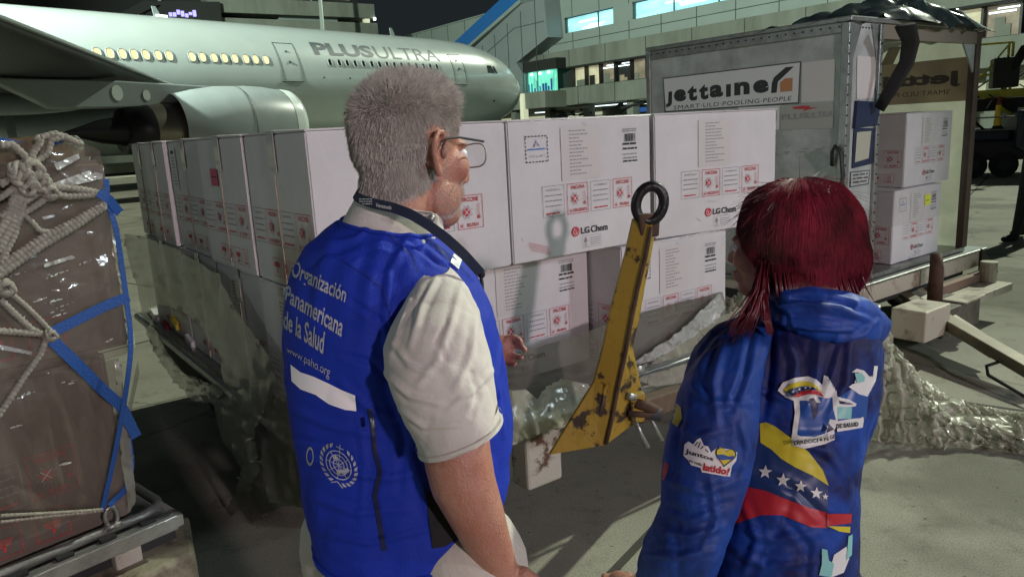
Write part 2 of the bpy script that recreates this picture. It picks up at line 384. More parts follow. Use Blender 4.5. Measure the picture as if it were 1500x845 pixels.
# ================================================================== ground
def ground_material():
    m = bpy.data.materials.new('apron_concrete'); m.use_nodes = True; nt = m.node_tree; b = nt.nodes['Principled BSDF']; N = nt.nodes; K = nt.links
    tc = N.new('ShaderNodeTexCoord'); b.inputs['Roughness'].default_value = .88
    def ns(sc, d=8, r=.65):
        n = N.new('ShaderNodeTexNoise'); n.inputs['Scale'].default_value = sc; n.inputs['Detail'].default_value = d; n.inputs['Roughness'].default_value = r; K.new(tc.outputs['Object'], n.inputs[0]); return n
    def ramp(n, a, ca, bb, cb):
        r = N.new('ShaderNodeValToRGB'); r.color_ramp.elements[0].position = a; r.color_ramp.elements[1].position = bb
        r.color_ramp.elements[0].color = (*ca, 1); r.color_ramp.elements[1].color = (*cb, 1); K.new(n, r.inputs[0]); return r
    def mix(a, c, mode, f=1):
        x = N.new('ShaderNodeMix'); x.data_type = 'RGBA'; x.blend_type = mode; x.inputs[0].default_value = f; K.new(a, x.inputs[6]); K.new(c, x.inputs[7]); return x.outputs[2]
    base = ramp(ns(1.1).outputs[0], .3, (.24, .235, .185), .72, (.37, .36, .29))
    grit = ramp(ns(170, 3).outputs[0], .34, (.45, .45, .45), .50, (1.05, 1.05, 1.05))
    blot = ramp(ns(5.5, 9, .75).outputs[0], .32, (.50, .50, .48), .46, (1, 1, 1))
    c = mix(base.outputs[0], grit.outputs[0], 'MULTIPLY'); c = mix(c, blot.outputs[0], 'MULTIPLY', .7)
    mp = N.new('ShaderNodeMapping'); mp.inputs['Rotation'].default_value = (0, 0, R_(36)); mp.inputs['Location'].default_value = (1.2, .4, 0); K.new(tc.outputs['Object'], mp.inputs[0])
    br = N.new('ShaderNodeTexBrick'); br.offset = 0; br.inputs['Scale'].default_value = .2; br.inputs['Mortar Size'].default_value = .004; br.inputs['Mortar Smooth'].default_value = .2
    br.inputs['Color1'].default_value = (1, 1, 1, 1); br.inputs['Color2'].default_value = (.86, .86, .86, 1); br.inputs['Mortar'].default_value = (.16, .16, .15, 1)
    br.inputs['Brick Width'].default_value = 1; br.inputs['Row Height'].default_value = 1; K.new(mp.outputs[0], br.inputs[0])
    st = ramp(ns(.55, 5, .5).outputs[0], .36, (.55, .54, .50), .43, (1, 1, 1)); c = mix(c, st.outputs[0], 'MULTIPLY', .8)
    vo = N.new('ShaderNodeTexVoronoi'); vo.feature = 'DISTANCE_TO_EDGE'; vo.inputs['Scale'].default_value = .33
    w1 = N.new('ShaderNodeMix'); w1.data_type = 'RGBA'; w1.blend_type = 'ADD'; w1.inputs[0].default_value = .35; K.new(tc.outputs['Object'], w1.inputs[6]); K.new(ns(2.2, 6).outputs['Color'], w1.inputs[7]); K.new(w1.outputs[2], vo.inputs['Vector'])
    cr = ramp(vo.outputs['Distance'], .0, (.35, .35, .33), .006, (1, 1, 1)); c = mix(c, cr.outputs[0], 'MULTIPLY', .7)
    sp = ramp(ns(26, 2).outputs[0], .27, (.35, .34, .32), .31, (1, 1, 1)); c = mix(c, sp.outputs[0], 'MULTIPLY', .8)
    c = mix(c, br.outputs[0], 'MULTIPLY'); K.new(c, b.inputs['Base Color'])
    bp = N.new('ShaderNodeBump'); bp.inputs['Strength'].default_value = .5; bp.inputs['Distance'].default_value = .004; K.new(ns(120, 4).outputs[0], bp.inputs['Height']); K.new(bp.outputs[0], b.inputs['Normal'])
    return m
g = MB().add([(-900, -400, 0), (900, -400, 0), (900, 1200, 0), (-900, 1200, 0)], [(0, 1, 2, 3)]).build('ground', ground_material(), kind='structure')

# ================================================================== terminal (concourse) behind the aircraft
M['panelw'] = mat('terminal_cladding', (.30, .36, .33), .5, var=.12, vscale=.35)
M['panels'] = mat('stairwell_cladding', (.25, .29, .29), .5, var=.15, vscale=.3)
M['conc'] = mat('terminal_concrete', (.22, .24, .20), .85, var=.35, vscale=.5, col2=(.12, .13, .10), vdist=(1, 1, .25), thr=(.25, .6))
M['dark'] = mat('dark_recess', (.02, .022, .02), .8)
M['frame'] = mat('dark_window_frame', (.02, .02, .02), .5)
M['blue_roof'] = mat('blue_roof_sheet', (.02, .14, .42), .45)
M['glow'] = mat('lit_concourse_glass', (.3, .6, .65), .3, emit=(.40, .86, .92), estr=1.15, var=.45, vscale=.45, vdist=(.6, .6, 3))
M['tube'] = mat('fluorescent_tubes', (1, 1, 1), .3, emit=(.80, 1, 1), estr=1.7)
M['warm'] = mat('lit_office_wall', (.4, .38, .26), .6, emit=(.62, .58, .38), estr=.6, var=.5, vscale=.9)
M['warm2'] = mat('dim_office_wall', (.2, .17, .13), .6, emit=(.30, .25, .18), estr=.4, var=.6, vscale=1.1)
M['green'] = mat('lit_green_glass', (.1, .4, .3), .4, emit=(.2, .85, .6), estr=.9, var=.6, vscale=1.3, vdist=(2, 2, .5))
M['sign_blue'] = mat('blue_sign', (.02, .06, .22), .5, emit=(.02, .08, .3), estr=.4)
M['lit_wall'] = mat('lit_ground_floor_wall', (.5, .5, .36), .6, emit=(.75, .8, .55), estr=.5)  # emission paints lamplight into the walls and columns
TQ = P(900, 160, 60); TQ[2] = 0; U = np.array([.577, -.817, 0]); Nn = np.array([.817, .577, 0])   # Nn points away from camera
term = thing('airport_terminal', 'long concrete airport terminal with glowing glass concourse and strip windows, behind the aircraft nose', 'building', TQ)
def T(u, w, z): return TQ+U*u+Nn*w+np.array([0, 0, z])
def tbox(mb, u0, u1, z0, z1, w0, w1): return mb.box(u0, u1, w0, w1, z0, z1, T)
U0, U1 = -150, 46
# solid walls between storeys
tbox(MB(), U0, U1, 10.55, 12.5, 0, 16).build('parapet_wall', M['panelw'], term)
tbox(MB(), U0, U1, 7.9, 9.3, 0, 16).build('spandrel_wall', M['panelw'], term)
tbox(MB(), U0, U1, 6.52, 7.88, -.5, 16).build('concrete_band', M['conc'], term)
tbox(MB(), U0, U1, 3.4, 4.83, -.5, 16).build('concrete_band', M['conc'], term)
tbox(MB(), U0, U1, 0, 3.38, 9, 16).build('ground_floor_wall', M['conc'], term)
# panel seams
mb = MB()
for i in range(60):
    u = U0+3.3*i
    if u > U1: break
    tbox(mb, u, u+.05, 10.56, 12.48, -.03, .02); tbox(mb, u, u+.05, 7.93, 9.27, -.03, .02)
tbox(mb, U0, U1, 8.55, 8.60, -.03, .02)
for i in range(40): tbox(mb, U0+4.4*i, U0+4.4*i+.05, 6.53, 7.87, -.53, -.48); tbox(mb, U0+4.4*i+1, U0+4.4*i+1.05, 3.41, 4.82, -.53, -.48)
mb.build('panel_joint', M['seam'], term)
tbox(MB(), U0, U1, 12.5, 12.62, -.15, .3).build('coping', M['panelw'], term)
tbox(MB(), U0, U1, 6.40, 6.52, -.55, 0).build('window_head', M['dark'], term)
# upper glazing: bays with glowing interior
bays = [(-150, -37), (-34.5, -23.5), (-21.8, -10.2), (-5.8, .1), (2.2, 16.8), (18.6, 44)]
for a, b in bays:
    w = tbox(MB(), a, b, 9.33, 10.52, .42, .5).build('concourse_window', M['glow'], term)
    rr = random.Random(int(a*7)); mb = MB()
    for k in range(int((b-a)/1.6)+2):
        u = a+rr.uniform(.1, max(.3, b-a-2)); L = rr.uniform(.8, 2.4); z = rr.choice([9.45, 9.62, 9.8, 9.98, 10.15, 10.3])
        tbox(mb, u, min(u+L, b-.05), z, z+rr.uniform(.05, .12), .33+.01*(k % 5), .40)
    mb.build_each('ceiling_light', M['tube'], w)
    mb = MB(); tbox(mb, a, b, 10.42, 10.5, .0, .1)
    for k in range(int((b-a)/4)+1):
        if a+4*k < b: tbox(mb, a+4*k, a+4*k+.07, 9.33, 10.5, .1, .2)
    mb.build_each('mullion', M['frame'] if a < 0 else M['seam'], w)
for a, b in zip(bays[:-1], bays[1:]): tbox(MB(), a[1], b[0], 9.3, 10.55, 0, 1.5).build('pier', M['panelw'], term)
# strip windows
tbox(MB(), -60, -5.2, 4.86, 6.4, .1, .3).build('office_window', M['dark'], term)
us = [-5.0, -3.3, -1.55, .2, 1.95, 3.6, 5.2, 5.9]+[5.9+1.75*i for i in range(1, 24)]
kinds = ['warm', 'warm', 'warm2', 'dark', 'warm2', 'warm', 'warm']+['warm2', 'dark', 'warm']*9
for i in range(len(us)-1):
    w = tbox(MB(), us[i]+.06, us[i+1]-.06, 4.9, 6.4, .3, .4).build('office_window', M[kinds[i % len(kinds)]], term)
    mb = MB(); tbox(mb, us[i]-.06, us[i]+.06, 4.86, 6.4, -.1, .3); tbox(mb, us[i]+.06, us[i+1]-.06, 4.84, 4.9, -.1, .3); mb.build('frame', M['frame'], w)
    mb = MB(); rr = random.Random(i)
    for k in range(2):
        u = rr.uniform(us[i]+.1, us[i+1]-.9); tbox(mb, u, u+rr.uniform(.3, .7), 4.92, 4.92+rr.uniform(.2, .9), .2+.01*k, .22+.01*k)
    mb.build_each('furniture', M[rr.choice(['warm2', 'warm2', 'conc', 'dark'])], w)
    if i in (2, 3, 12, 15, 19, 22): mb = MB(); tbox(mb, us[i]+.2, us[i+1]-.3, 6.02, 6.1, .15, .18); tbox(mb, us[i]+.6, us[i+1]-.1, 6.2, 6.27, .15, .18); mb.build_each('ceiling_light', M['tube'], w)
# stair enclosure with blue roof, standing proud of the facade
def poly_uz(mb, pts, w0, w1): return mb.prism([T(u, w0, z) for u, z in pts], Nn*(w1-w0))
prof = [(-34, 3.3), (-34, 4.2), (-21.8, 7.9), (-9.4, 12.15), (-6.3, 12.15), (-6.0, 9.0), (-10.6, 7.4), (-9.9, 6.6), (-9.9, 4.3), (-20, 4.3), (-20, 3.4)]
poly_uz(MB(), prof, -1.7, 0).build('stair_enclosure', M['panels'], term)
poly_uz(MB(), [(-34.4, 4.35), (-34.4, 5.7), (-12.2, 12.95), (-9.2, 12.95), (-9.2, 12.5)], -1.95, .2).build('stair_roof', M['blue_roof'], term)
poly_uz(MB(), [(-34.4, 4.22), (-34.4, 4.38), (-9.2, 12.53), (-9.2, 12.2)], -2.0, .2).build('roof_edge', M['panelw'], term)
mb = MB()
for k in range(9): u = -24+2.05*k; tbox(mb, u, u+.05, 4.4, 7.4+(u+21.8)*.343, -1.74, -1.69)
for a, b in [((-20, 7.0), (-10.6, 10.3)), ((-10.6, 10.3), (-6.4, 10.3))]:
    mb.prism([T(a[0], -1.75, a[1]), T(b[0], -1.75, b[1]), T(b[0], -1.75, b[1]+.05), T(a[0], -1.75, a[1]+.05)], Nn*.06)
mb.build('panel_joint', M['seam'], term)
tbox(MB(), -9.8, -5.2, 6.45, 7.3, -1.6, -.5).build('soffit', M['dark'], term)
w = tbox(MB(), -9.7, -5.9, 4.7, 6.45, -1.1, -.9).build('green_window', M['green'], term)
mb = MB(); rr = random.Random(3)
for k in range(9): u = -9.6+.4*k; tbox(mb, u, u+rr.uniform(.05, .25), 4.75, 4.9+rr.uniform(.1, .9), -1.2-.01*k, -1.16-.01*k)
mb.build_each('furniture', M['sign_blue'], w)
mb = MB()
for k in range(3): mb.ell(T(-9.1+1.2*k, -1.2, 6.25), .13)
mb.build_each('ceiling_light', M['tube'], w)
tbox(MB(), -9.8, -5.3, 3.3, 4.65, -2.8, -.5).build('soffit', M['conc'], term)
tbox(MB(), -8.6, -8.1, 0, 4.6, -3.0, -2.5).build('column', M['lit_wall'], term)
# ground floor: columns, lit ceiling and wall panels, pipes, blue signs
mb = MB()
for k in range(16): tbox(mb, -30+5.2*k, -29.3+5.2*k, 0, 3.4, .2, .9)
mb.build_each('column', M['conc'], term)
mb = MB()
for a, b in [(-28, -20), (-16, -11), (-3, 2), (4.5, 10), (12, 30), (-60, -34)]: tbox(mb, a, b, 1.4, 2.9, 8.6, 8.8)
mb.build_each('lit_wall', M['lit_wall'], term)
mb = MB()
for a, b, z in [(-4, 1.5, 3.15), (.5, 8, 3.05), (3, 12, 3.2), (-12, -9, 3.0), (9, 26, 3.1)]: tbox(mb, a, b, z, z+.08, 1.2, 1.4)
mb.build_each('ceiling_light', M['tube'], term)
mb = MB(); rr = random.Random(5)
for k in range(26):
    u = rr.uniform(-12, 12); z = rr.uniform(2.2, 3.3); mb.tube([T(u, rr.uniform(-.4, 3), z), T(u+rr.uniform(1, 4), rr.uniform(0, 3), z+rr.uniform(-.5, .4))], rr.uniform(.04, .12), 6)
mb.build_each('pipe', M['dark'], term)
for k in (1.4, 5.4, 7.8): tbox(MB(), k, k+1.7, 2.45, 2.8, .95, 1.05).build('blue_sign', M['sign_blue'], term)

# ================================================================== concrete office block far behind the fuselage
BQ = np.array([-12.6, 78.1, 0]); BU = np.array([-.832, -.555, 0]); BN = np.array([-.555, .832, 0])
blk = thing('office_block', 'distant concrete block with dark window bands seen over the aircraft roof', 'building', BQ)
def B(u, w, z): return BQ+BU*u+BN*w+np.array([0, 0, z])
def bbox(u0, u1, z0, z1, w0, w1, mb=None): return (mb or MB()).box(u0, u1, w0, w1, z0, z1, B)
bbox(.5, 34, 0, 11.3, .5, 12).build('lower_wall', M['conc'], blk)
bbox(-.3, 15.5, 11.35, 12.5, -1, 12).build('concrete_band', M['conc'], blk)
bbox(-.1, 15.5, 12.95, 14.25, -1, 12).build('concrete_band', M['conc'], blk)
bbox(.6, 34, 11.3, 19.5, 1.2, 12).build('window_band', M['dark'], blk)
bbox(3.3, 9.0, 12.5, 12.96, .2, 1.1).build('white_panel', M['panelw'], blk)
bbox(3.3, 8.8, 11.0, 11.36, .2, .45).build('white_panel', M['panelw'], blk)
bbox(.3, .8, 12.5, 12.95, -.6, 0).build('column', M['lit_wall'], blk)
bbox(-.1, .1, 12.75, 13.0, -1.2, -1.0).build('lamp', M['beam_light'], blk)
bbox(1.5, 3, 14.9, 15.1, .9, 1.15).build('lamp', M['lit_wall'], blk)
mb = MB()
for k in range(5): mb.ell(B(4.4+k*.5, 1.1, 14.8+.1*(k % 2)), .12)
mb.build_each('lamp', M['lit_wall'], blk)
bbox(0, 34, 19.2, 20.4, -1, 12).build('roof_slab', M['conc'], blk)
mb = MB(); mb.prism([B(14.6, -1.6, 11.8), B(14.6, -1.6, 13.7), B(20.4, -1.6, 13.5), B(21.2, -1.6, 11.9)], BN*3)
mb.build('control_cabin', M['dark'], blk)
M['purple'] = mat('purple_lit_screen', (.3, .25, .8), .4, emit=(.42, .38, 1.0), estr=1.2)
mb = MB()
for k in range(7): bbox(16.7+.32*k, 16.95+.32*k, 12.4+.12*math.sin(k*2), 12.75+.15*math.cos(k*1.7), -1.75, -1.62, mb)
mb.build_each('lit_window', M['purple'], blk)
mb = MB(); mb.prism([B(19.6, -2, 13.2), B(20.6, -2, 13.5), B(26, -2, 10.5), B(26, -2, 9.9)], BN*2); mb.build('sloping_roof', M['dark'], blk)
# light poles behind the aircraft
for (x, yb, lab) in [(233, 34, 'thin pale light pole rising behind the middle of the fuselage roof'), (470, 48, 'thin grey light pole rising in front of the office block band')]:
    b = P(x, yb+8, 64); b[2] = 0; t = P(x-6, -60, 64)
    r = thing('light_pole', lab, 'light pole', b, group='poles behind the aircraft')
    MB().tube([b, (b+t)/2, t], [.22, .19, .15], 10).build('pole', mat('pole_paint', (.35, .42, .38), .5), r, smooth=True)
    mb = MB(); mb.tube([t+RH*-1.4, t+RH*1.4], .12, 8); mb.build('cross_arm', M['dark_metal'], r)

# ================================================================== aircraft
AO = np.array([.9, 54.5, 0]); AR = math.atan2(-.770, -.638)
plane = thing('aircraft', 'white wide-body passenger aircraft with lit cabin windows, parked behind the cartons', 'aircraft', AO, AR)
Aa = np.array([math.cos(AR), math.sin(AR), 0]); As = np.array([-math.sin(AR), math.cos(AR), 0])
def A(x, y, z): return AO+Aa*x+As*y+np.array([0, 0, z])
prof = [(0, .03, 4.0), (.12, .42, 4.02), (.45, .86, 4.06), (1.0, 1.32, 4.13), (1.8, 1.78, 4.24), (2.8, 2.16, 4.33), (4.2, 2.5, 4.42), (6, 2.72, 4.48), (8.2, 2.8, 4.5), (20, 2.8, 4.5), (42, 2.8, 4.5), (50, 2.1, 5.1), (56, 1.1, 5.9), (59, .3, 6.5)]
pa = np.array(prof); xs = np.concatenate([np.linspace(0, 1, 10)**1.6*1.8, np.linspace(2.1, 9, 18), np.linspace(10, 42, 34), np.linspace(44, 59, 8)])
from itertools import product
def sm_interp(x, k): return np.interp(x, pa[:, 0], pa[:, k])
rad = np.array([np.mean([sm_interp(min(max(x+d, 0), 59), 1) for d in (-.25, 0, .25)]) if x > 1 else sm_interp(x, 1) for x in xs])
zc = sm_interp(xs, 2)
G = np.array([[A(x, r*math.cos(2*math.pi*k/64), z+r*math.sin(2*math.pi*k/64)) for k in range(64)] for x, r, z in zip(xs, rad, zc)])
mb = MB().grid(G, closed_u=True)
fus = mb.build('fuselage', M['plane'], plane, smooth=True)
fb = bvh_of(fus)
def AY(x, z, e=.012):
    r = np.interp(x, xs, rad); c = np.interp(x, xs, zc); return math.sqrt(max(0, r*r-(z-c)**2))+e
def aloc(px, py, z=5.35): q = PZ(px, py, z)-AO; return q@Aa
# cabin windows: oval panes with frames
def oval(px, py, mt, w=.15, h=.21, frame=True):
    x = aloc(px, py); mbp = MB(); pts = []
    for k in range(16):
        a = 2*math.pi*k/16; xx = x+w*math.copysign(abs(math.cos(a))**.8, math.cos(a)); zz = 5.35+h*math.copysign(abs(math.sin(a))**.8, math.sin(a)); pts.append((xx, zz))
    mbp.add([A(xx, AY(xx, zz, .02), zz) for xx, zz in pts], [tuple(range(16))])
    o = mbp.build('cabin_window', mt, plane)
    if frame:
        q = MB(); q.tube([A(xx, AY(xx, zz, .012), zz) for xx, zz in pts], .028, 6, closed=True); q.build('frame', M['plane_grey'], o, smooth=True)
for i, px in enumerate([145, 164, 182, 199, 216, 234, 250, 283, 298, 315, 330, 345, 361, 375, 390]):
    oval(px, 77+(px-145)*.045, M['cabin'])
for px in [484, 498, 510, 522, 534.5, 547, 558.5, 570, 581, 592, 603, 614, 625, 635, 645]:
    oval(px, 92+(px-485)*.0375, M['pane'], .12, .17)
# title
art = Art(); xt = lambda px: aloc(px, 91+(px-467)*.04)
xa, xm, xb = xt(467), xt(556), xt(653)
art.text('title', 'PLUS', xa, 5.72, xm, 6.36, bold=.035); art.text('title', 'ULTRA', xm-.15, 5.70, xb, 6.36, bold=-.004)
mb = MB(); v, f = art.d['title']
bm = bmesh.new(); vs = [bm.verts.new((x, z, 0)) for x, z in v]
for q in f:
    try: bm.faces.new([vs[k] for k in q])
    except ValueError: pass
bmesh.ops.triangulate(bm, faces=bm.faces)
for _ in range(5):
    es = [e for e in bm.edges if e.calc_length() > .12]
    if es: bmesh.ops.subdivide_edges(bm, edges=es, cuts=1); bmesh.ops.triangulate(bm, faces=bm.faces)
for q in bm.verts: x, z = q.co.x, q.co.y; q.co = A(x, AY(x, z, .012), z)
me = bpy.data.meshes.new('title'); bm.transform(wmat(plane).inverted()); bm.to_mesh(me); bm.free(); me.materials.append(M['title'])
o = bpy.data.objects.new('title_lettering', me); COL.objects.link(o); o.parent = plane
# doors
def door(x0, x1, z0, z1, lean=0):
    q = MB(); n = 10; path = []
    for k in range(n+1): path.append((x0+lean*k/n, z0+(z1-z0)*k/n))
    for k in range(n+1): path.append((x1+lean-lean*k/n, z1-(z1-z0)*k/n))
    q.tube([A(x, AY(x, z, .0), z) for x, z in path], .022, 4, closed=True)
    o = q.build('door', M['seam'], plane)
    h = MB(); xm_ = (x0+x1)/2; h.ell(A(xm_, AY(xm_, 5.3), 5.3), .07); h.ell(A(xm_, AY(xm_, 5.8), 5.8), .05); h.build('handle', M['title'], o)
    s_ = MB(); s_.tube([A(x0-.06, AY(x0-.06, z0-.02, .02), z0-.02), A(x1+.06, AY(x1+.06, z0-.02, .02), z0-.02)], .035, 6); s_.build('sill', M['seam'], o)
x = aloc(421, 90); door(x-.55, x+.55, 4.42, 6.2)
x = aloc(676, 99.5); door(x-.5, x+.5, 4.45, 6.15)
# cockpit panes, nose seams, small ports: traced where they sit and laid on the skin
art = Art(); art.poly('pane', [(713, 96), (719, 96.5), (724, 104), (725, 108), (715, 107)]); art.poly('pane', [(721, 97), (724, 98), (729, 107.5), (726.5, 108)])
conform(art, fb, plane, {'pane': 'cockpit_window'}, eps=.03)
art = Art(); art.disc('pane', 475, 114, 1.3); art.disc('pane', 513, 115, 1.2)
for px, py in [(506, 175), (516, 175), (724, 148), (505, 166)]: art.disc('pane', px, py, 1.4)
conform(art, fb, plane, {'pane': 'port'}, eps=.03)
for px, py in [(578, 54), (220, 31)]:
    x = aloc(px, py, 7.3); MB().prism([A(x, 0, 7.25), A(x+.35, 0, 7.25), A(x+.42, 0, 7.75), A(x+.25, 0, 7.75)], As*.05).build('antenna', M['plane_grey'], plane)
x = aloc(221, 31, 7.3); q = MB(); q.box(x-.2, x+.3, -.1, .1, 7.28, 7.4, A); q.build('beacon', M['beam_light'], plane)
# tail fin and stabiliser
MB().prism([A(46, 0, 6.8), A(57, 0, 7.0), A(60, 0, 16.5), A(56.5, 0, 16.5)], As*.3).build('tail_fin', M['plane'], plane)
# wing
def section(y, le, ch, z, th=.12, n=14):
    pts = []
    for k in range(2*n):
        t = k/n; xx = (1-t) if t <= 1 else (t-1); w_ = 5*th*ch*(.2969*math.sqrt(xx+1e-6)-.126*xx-.3516*xx**2+.2843*xx**3-.1015*xx**4)
        pts.append(A(le+xx*ch, y, z+(w_*1.0 if t <= 1 else -w_*.7)))
    return pts
for sgn, nm in ((1, 'wing'), (-1, 'wing')):
    ys = [1.5, 4, 9.4, 13, 16, 22, 27]
    G = np.array([section(sgn*y, 22+.95*y+(0 if y > 3 else -.6), np.interp(y, [1.5, 9.4, 27], [11.2, 7.6, 2.6]), 3.28+.083*y, .11) for y in ys])
    w = MB().grid(G, closed_u=True).build(nm, M['wing'], plane, smooth=True)
    q = MB(); q.tube([A(22+.95*y-.02, sgn*y, 3.30+.083*y) for y in ys], .06, 8); q.build('leading_edge', M['plane_grey'], w, smooth=True)
    for y in (6, 13.2, 18):
        q = MB(); x0 = 22+.95*y+4; q.ell(A(x0+2, sgn*y, 2.75+.083*y), (2.9, .28, .36), M=np.array([Aa, As, [0, 0, 1]]).T); q.build('flap_fairing', M['plane_grey'], w, smooth=True)
# wing root fairing
q = MB(); q.ell(A(27.5, 1.2, 2.6), (7.5, 2.3, 1.2), M=np.array([Aa, As, [0, 0, 1]]).T, n=32); q.build('belly_fairing', M['plane_grey'], plane, smooth=True)
# engines
def lathe(mb, pr, cy, cz, n=48):
    G = np.array([[A(x, cy+r*math.cos(2*math.pi*k/n), cz+dz+r*math.sin(2*math.pi*k/n)) for k in range(n)] for x, r, dz in pr]); mb.grid(G, closed_u=True); return mb
for sgn in (1, -1):
    cy = sgn*9.4; cz = 2.2
    e = lathe(MB(), [(25.9, 1.31, 0), (26.5, 1.39, 0), (27.2, 1.42, 0), (28.3, 1.40, 0), (29.2, 1.30, 0), (29.95, 1.14, .02)], cy, cz).build('engine_nacelle', M['plane_grey'], plane, smooth=True)
    lathe(MB(), [(26.3, 1.05, 0), (25.6, 1.12, 0), (25.35, 1.2, 0), (25.45, 1.28, 0), (25.6, 1.30, 0), (25.88, 1.315, 0)], cy, cz).build('inlet_lip', M['plane_light'], e, smooth=True)
    lathe(MB(), [(27.60, 1.435, 0), (27.64, 1.435, 0)], cy, cz).build('cowl_joint', M['seam'], e)
    lathe(MB(), [(29.93, 1.12, .02), (29.7, 1.0, 0), (29.7, .2, 0)], cy, cz).build('fan_duct', M['plane_dark'], e, smooth=True)
    lathe(MB(), [(29.6, .93, -.02), (30.2, .90, -.02), (30.75, .82, -.02)], cy, cz).build('core_cowl', M['nozzle'], e, smooth=True)
    lathe(MB(), [(30.74, .84, -.02), (31.5, .72, 0), (31.5, .3, 0)], cy, cz).build('exhaust_nozzle', M['plane_dark'], e, smooth=True)
    lathe(MB(), [(31.3, .5, 0), (32.2, .36, 0), (33.2, .05, 0)], cy, cz).build('exhaust_cone', M['plane_dark'], e, smooth=True)
    lathe(MB(), [(26.25, 1.06, 0), (26.3, .3, 0), (25.9, .02, 0)], cy, cz).build('fan', M['plane_dark'], e, smooth=True)
    q = MB(); q.prism([A(26.6, cy-.22, 3.5), A(31.5, cy-.22, 3.72), A(35, cy-.22, 3.75), A(33.5, cy-.22, 2.9), A(30.2, cy-.22, 2.9), A(28, cy-.22, 3.3)], As*.44)
    q.build('pylon', M['plane_grey'], plane, bevel=.05)
    q = MB(); yy = cy+.24
    for x, z, r in [(31.6, 3.35, .17), (30.7, 3.28, .12)]: q.add([A(x+r*math.cos(a), yy, z+1.4*r*math.sin(a)) for a in np.linspace(0, 6.28, 17)[:-1]], [tuple(range(16))])
    q.build_each('access_panel', M['plane_light'], plane)
for x, y in [(8, 0), (33, 4.5), (33, -4.5)]:
    q = MB(); q.tube([A(x, y, 0.5), A(x, y, 3.2)], .14, 10); g_ = q.build('landing_gear', M['plane_grey'], plane, smooth=True)
    for dy in (-.45, .45): q = MB(); q.tube([A(x, y+dy-.18, .55), A(x, y+dy+.18, .55)], [.55, .55], 24); q.build('wheel', M['rubber'], g_, bevel=.06)
# baggage dolly far behind, between the pallets
r = thing('baggage_trailer', 'pale flat baggage trailer far behind between the two cargo stacks', 'trailer', (-17, 35.5, 0), R_(38))
def BT(x, y, z): return np.array([-17, 35.5, 0])+np.array([.788*x-.616*y, .616*x+.788*y, z])
q = MB().box(-3, 3.5, -.9, .9, .62, 1.05, BT); q.build('deck', mat('pale_trailer_paint', (.42, .46, .38), .6), r, bevel=.04)
q = MB().box(-3, 3.5, -.85, .85, .5, .6, BT); q.build('chassis', M['dark_metal'], r)
for x, y in product((-2.2, 2.4), (-.8, .8)): q = MB(); q.tube([BT(x, y-.12, .33), BT(x, y+.12, .33)], .33, 18); q.build('wheel', M['rubber'], r)
# ================================================================== cartons
YAW = R_(36.05); PO = np.array([-.5875, 2.2654, 0]); PR = np.array([math.cos(YAW), math.sin(YAW), 0]); PL = np.array([-math.sin(YAW), math.cos(YAW), 0])
ZT = EYE+.0344; CW, CD, CH = .736, .586, .517
def PB(t, s, z): return PO+PR*t+PL*s+np.array([0, 0, z])
def label_row(art, x0, y0, w, h):
    """row of four printed cautions: black box, red VACUNA box, black box, red VACCINE box"""
    g_ = w*.03; bw = (w-3*g_)/4; rnd = random.Random(2); t = .0016
    for i in range(4):
        a = x0+i*(bw+g_); b = a+bw; y1 = y0+h
        if i % 2 == 0:
            art.frame('grey_ink', a, y0, b, y1, t)
            art.text('grey_ink', ['ADVERTENCIA!', 'WARNING!'][i//2], a+bw*.16, y1-h*.17, b-bw*.16, y1-h*.1)
            for k in range(3): art.words('grey_ink', a+bw*.12, b-bw*.12, y1-h*(.33+.17*k), h*.035, rnd)
            art.words('red_ink', a+bw*.16, b-bw*.16, y0+h*.09, h*.045, rnd)
        else:
            art.frame('red_ink', a, y0, b, y1, t*1.3)
            art.text('red_ink', ['VACUNA', 'VACCINE'][i//2], a+bw*.17, y1-h*.19, b-bw*.15, y1-h*.06, bold=.02)
            art.text('red_ink', ['URGENTE', 'RUSH'][i//2], a+bw*(.26 if i == 1 else .36), y0+h*.06, b-bw*(.05 if i == 1 else .2), y0+h*.17, bold=.02)
            art.frame('red_ink', a+bw*.09, y0+h*.06, a+bw*.22, y0+h*.17, t*.6); art.disc('red_ink', a+bw*.155, y0+h*.11, bw*.035, 8)
            cx, cy, r = a+bw*.36, y0+h*.50, bw*.13
            art.disc('red_ink', cx, cy, r, 14)
            for k in range(16):
                an = 2*math.pi*k/16; l = r*(1.9 if k % 2 else 1.5)
                art.line('grey_ink' if k % 2 else 'red_ink', [(cx+r*1.1*math.cos(an), cy+r*1.1*math.sin(an)), (cx+l*math.cos(an), cy+l*math.sin(an))], bw*.018)
            for sg in (1, -1): art.line('carton_w', [(cx-r*.9, cy-sg*r*.9), (cx+r*.9, cy+sg*r*.9)], bw*.022)
            tx = a+bw*.83; art.disc('red_ink', tx, y0+h*.33, bw*.06, 12, r0=bw*.035); art.frame('red_ink', tx-bw*.035, y0+h*.38, tx+bw*.035, y0+h*.72, t*.7)
            art.disc('red_ink', tx, y0+h*.33, bw*.025, 8)
            for k in range(3): art.rect('red_ink', tx-bw*.12, y0+h*(.45+.1*k), tx-bw*.07, y0+h*(.46+.1*k))
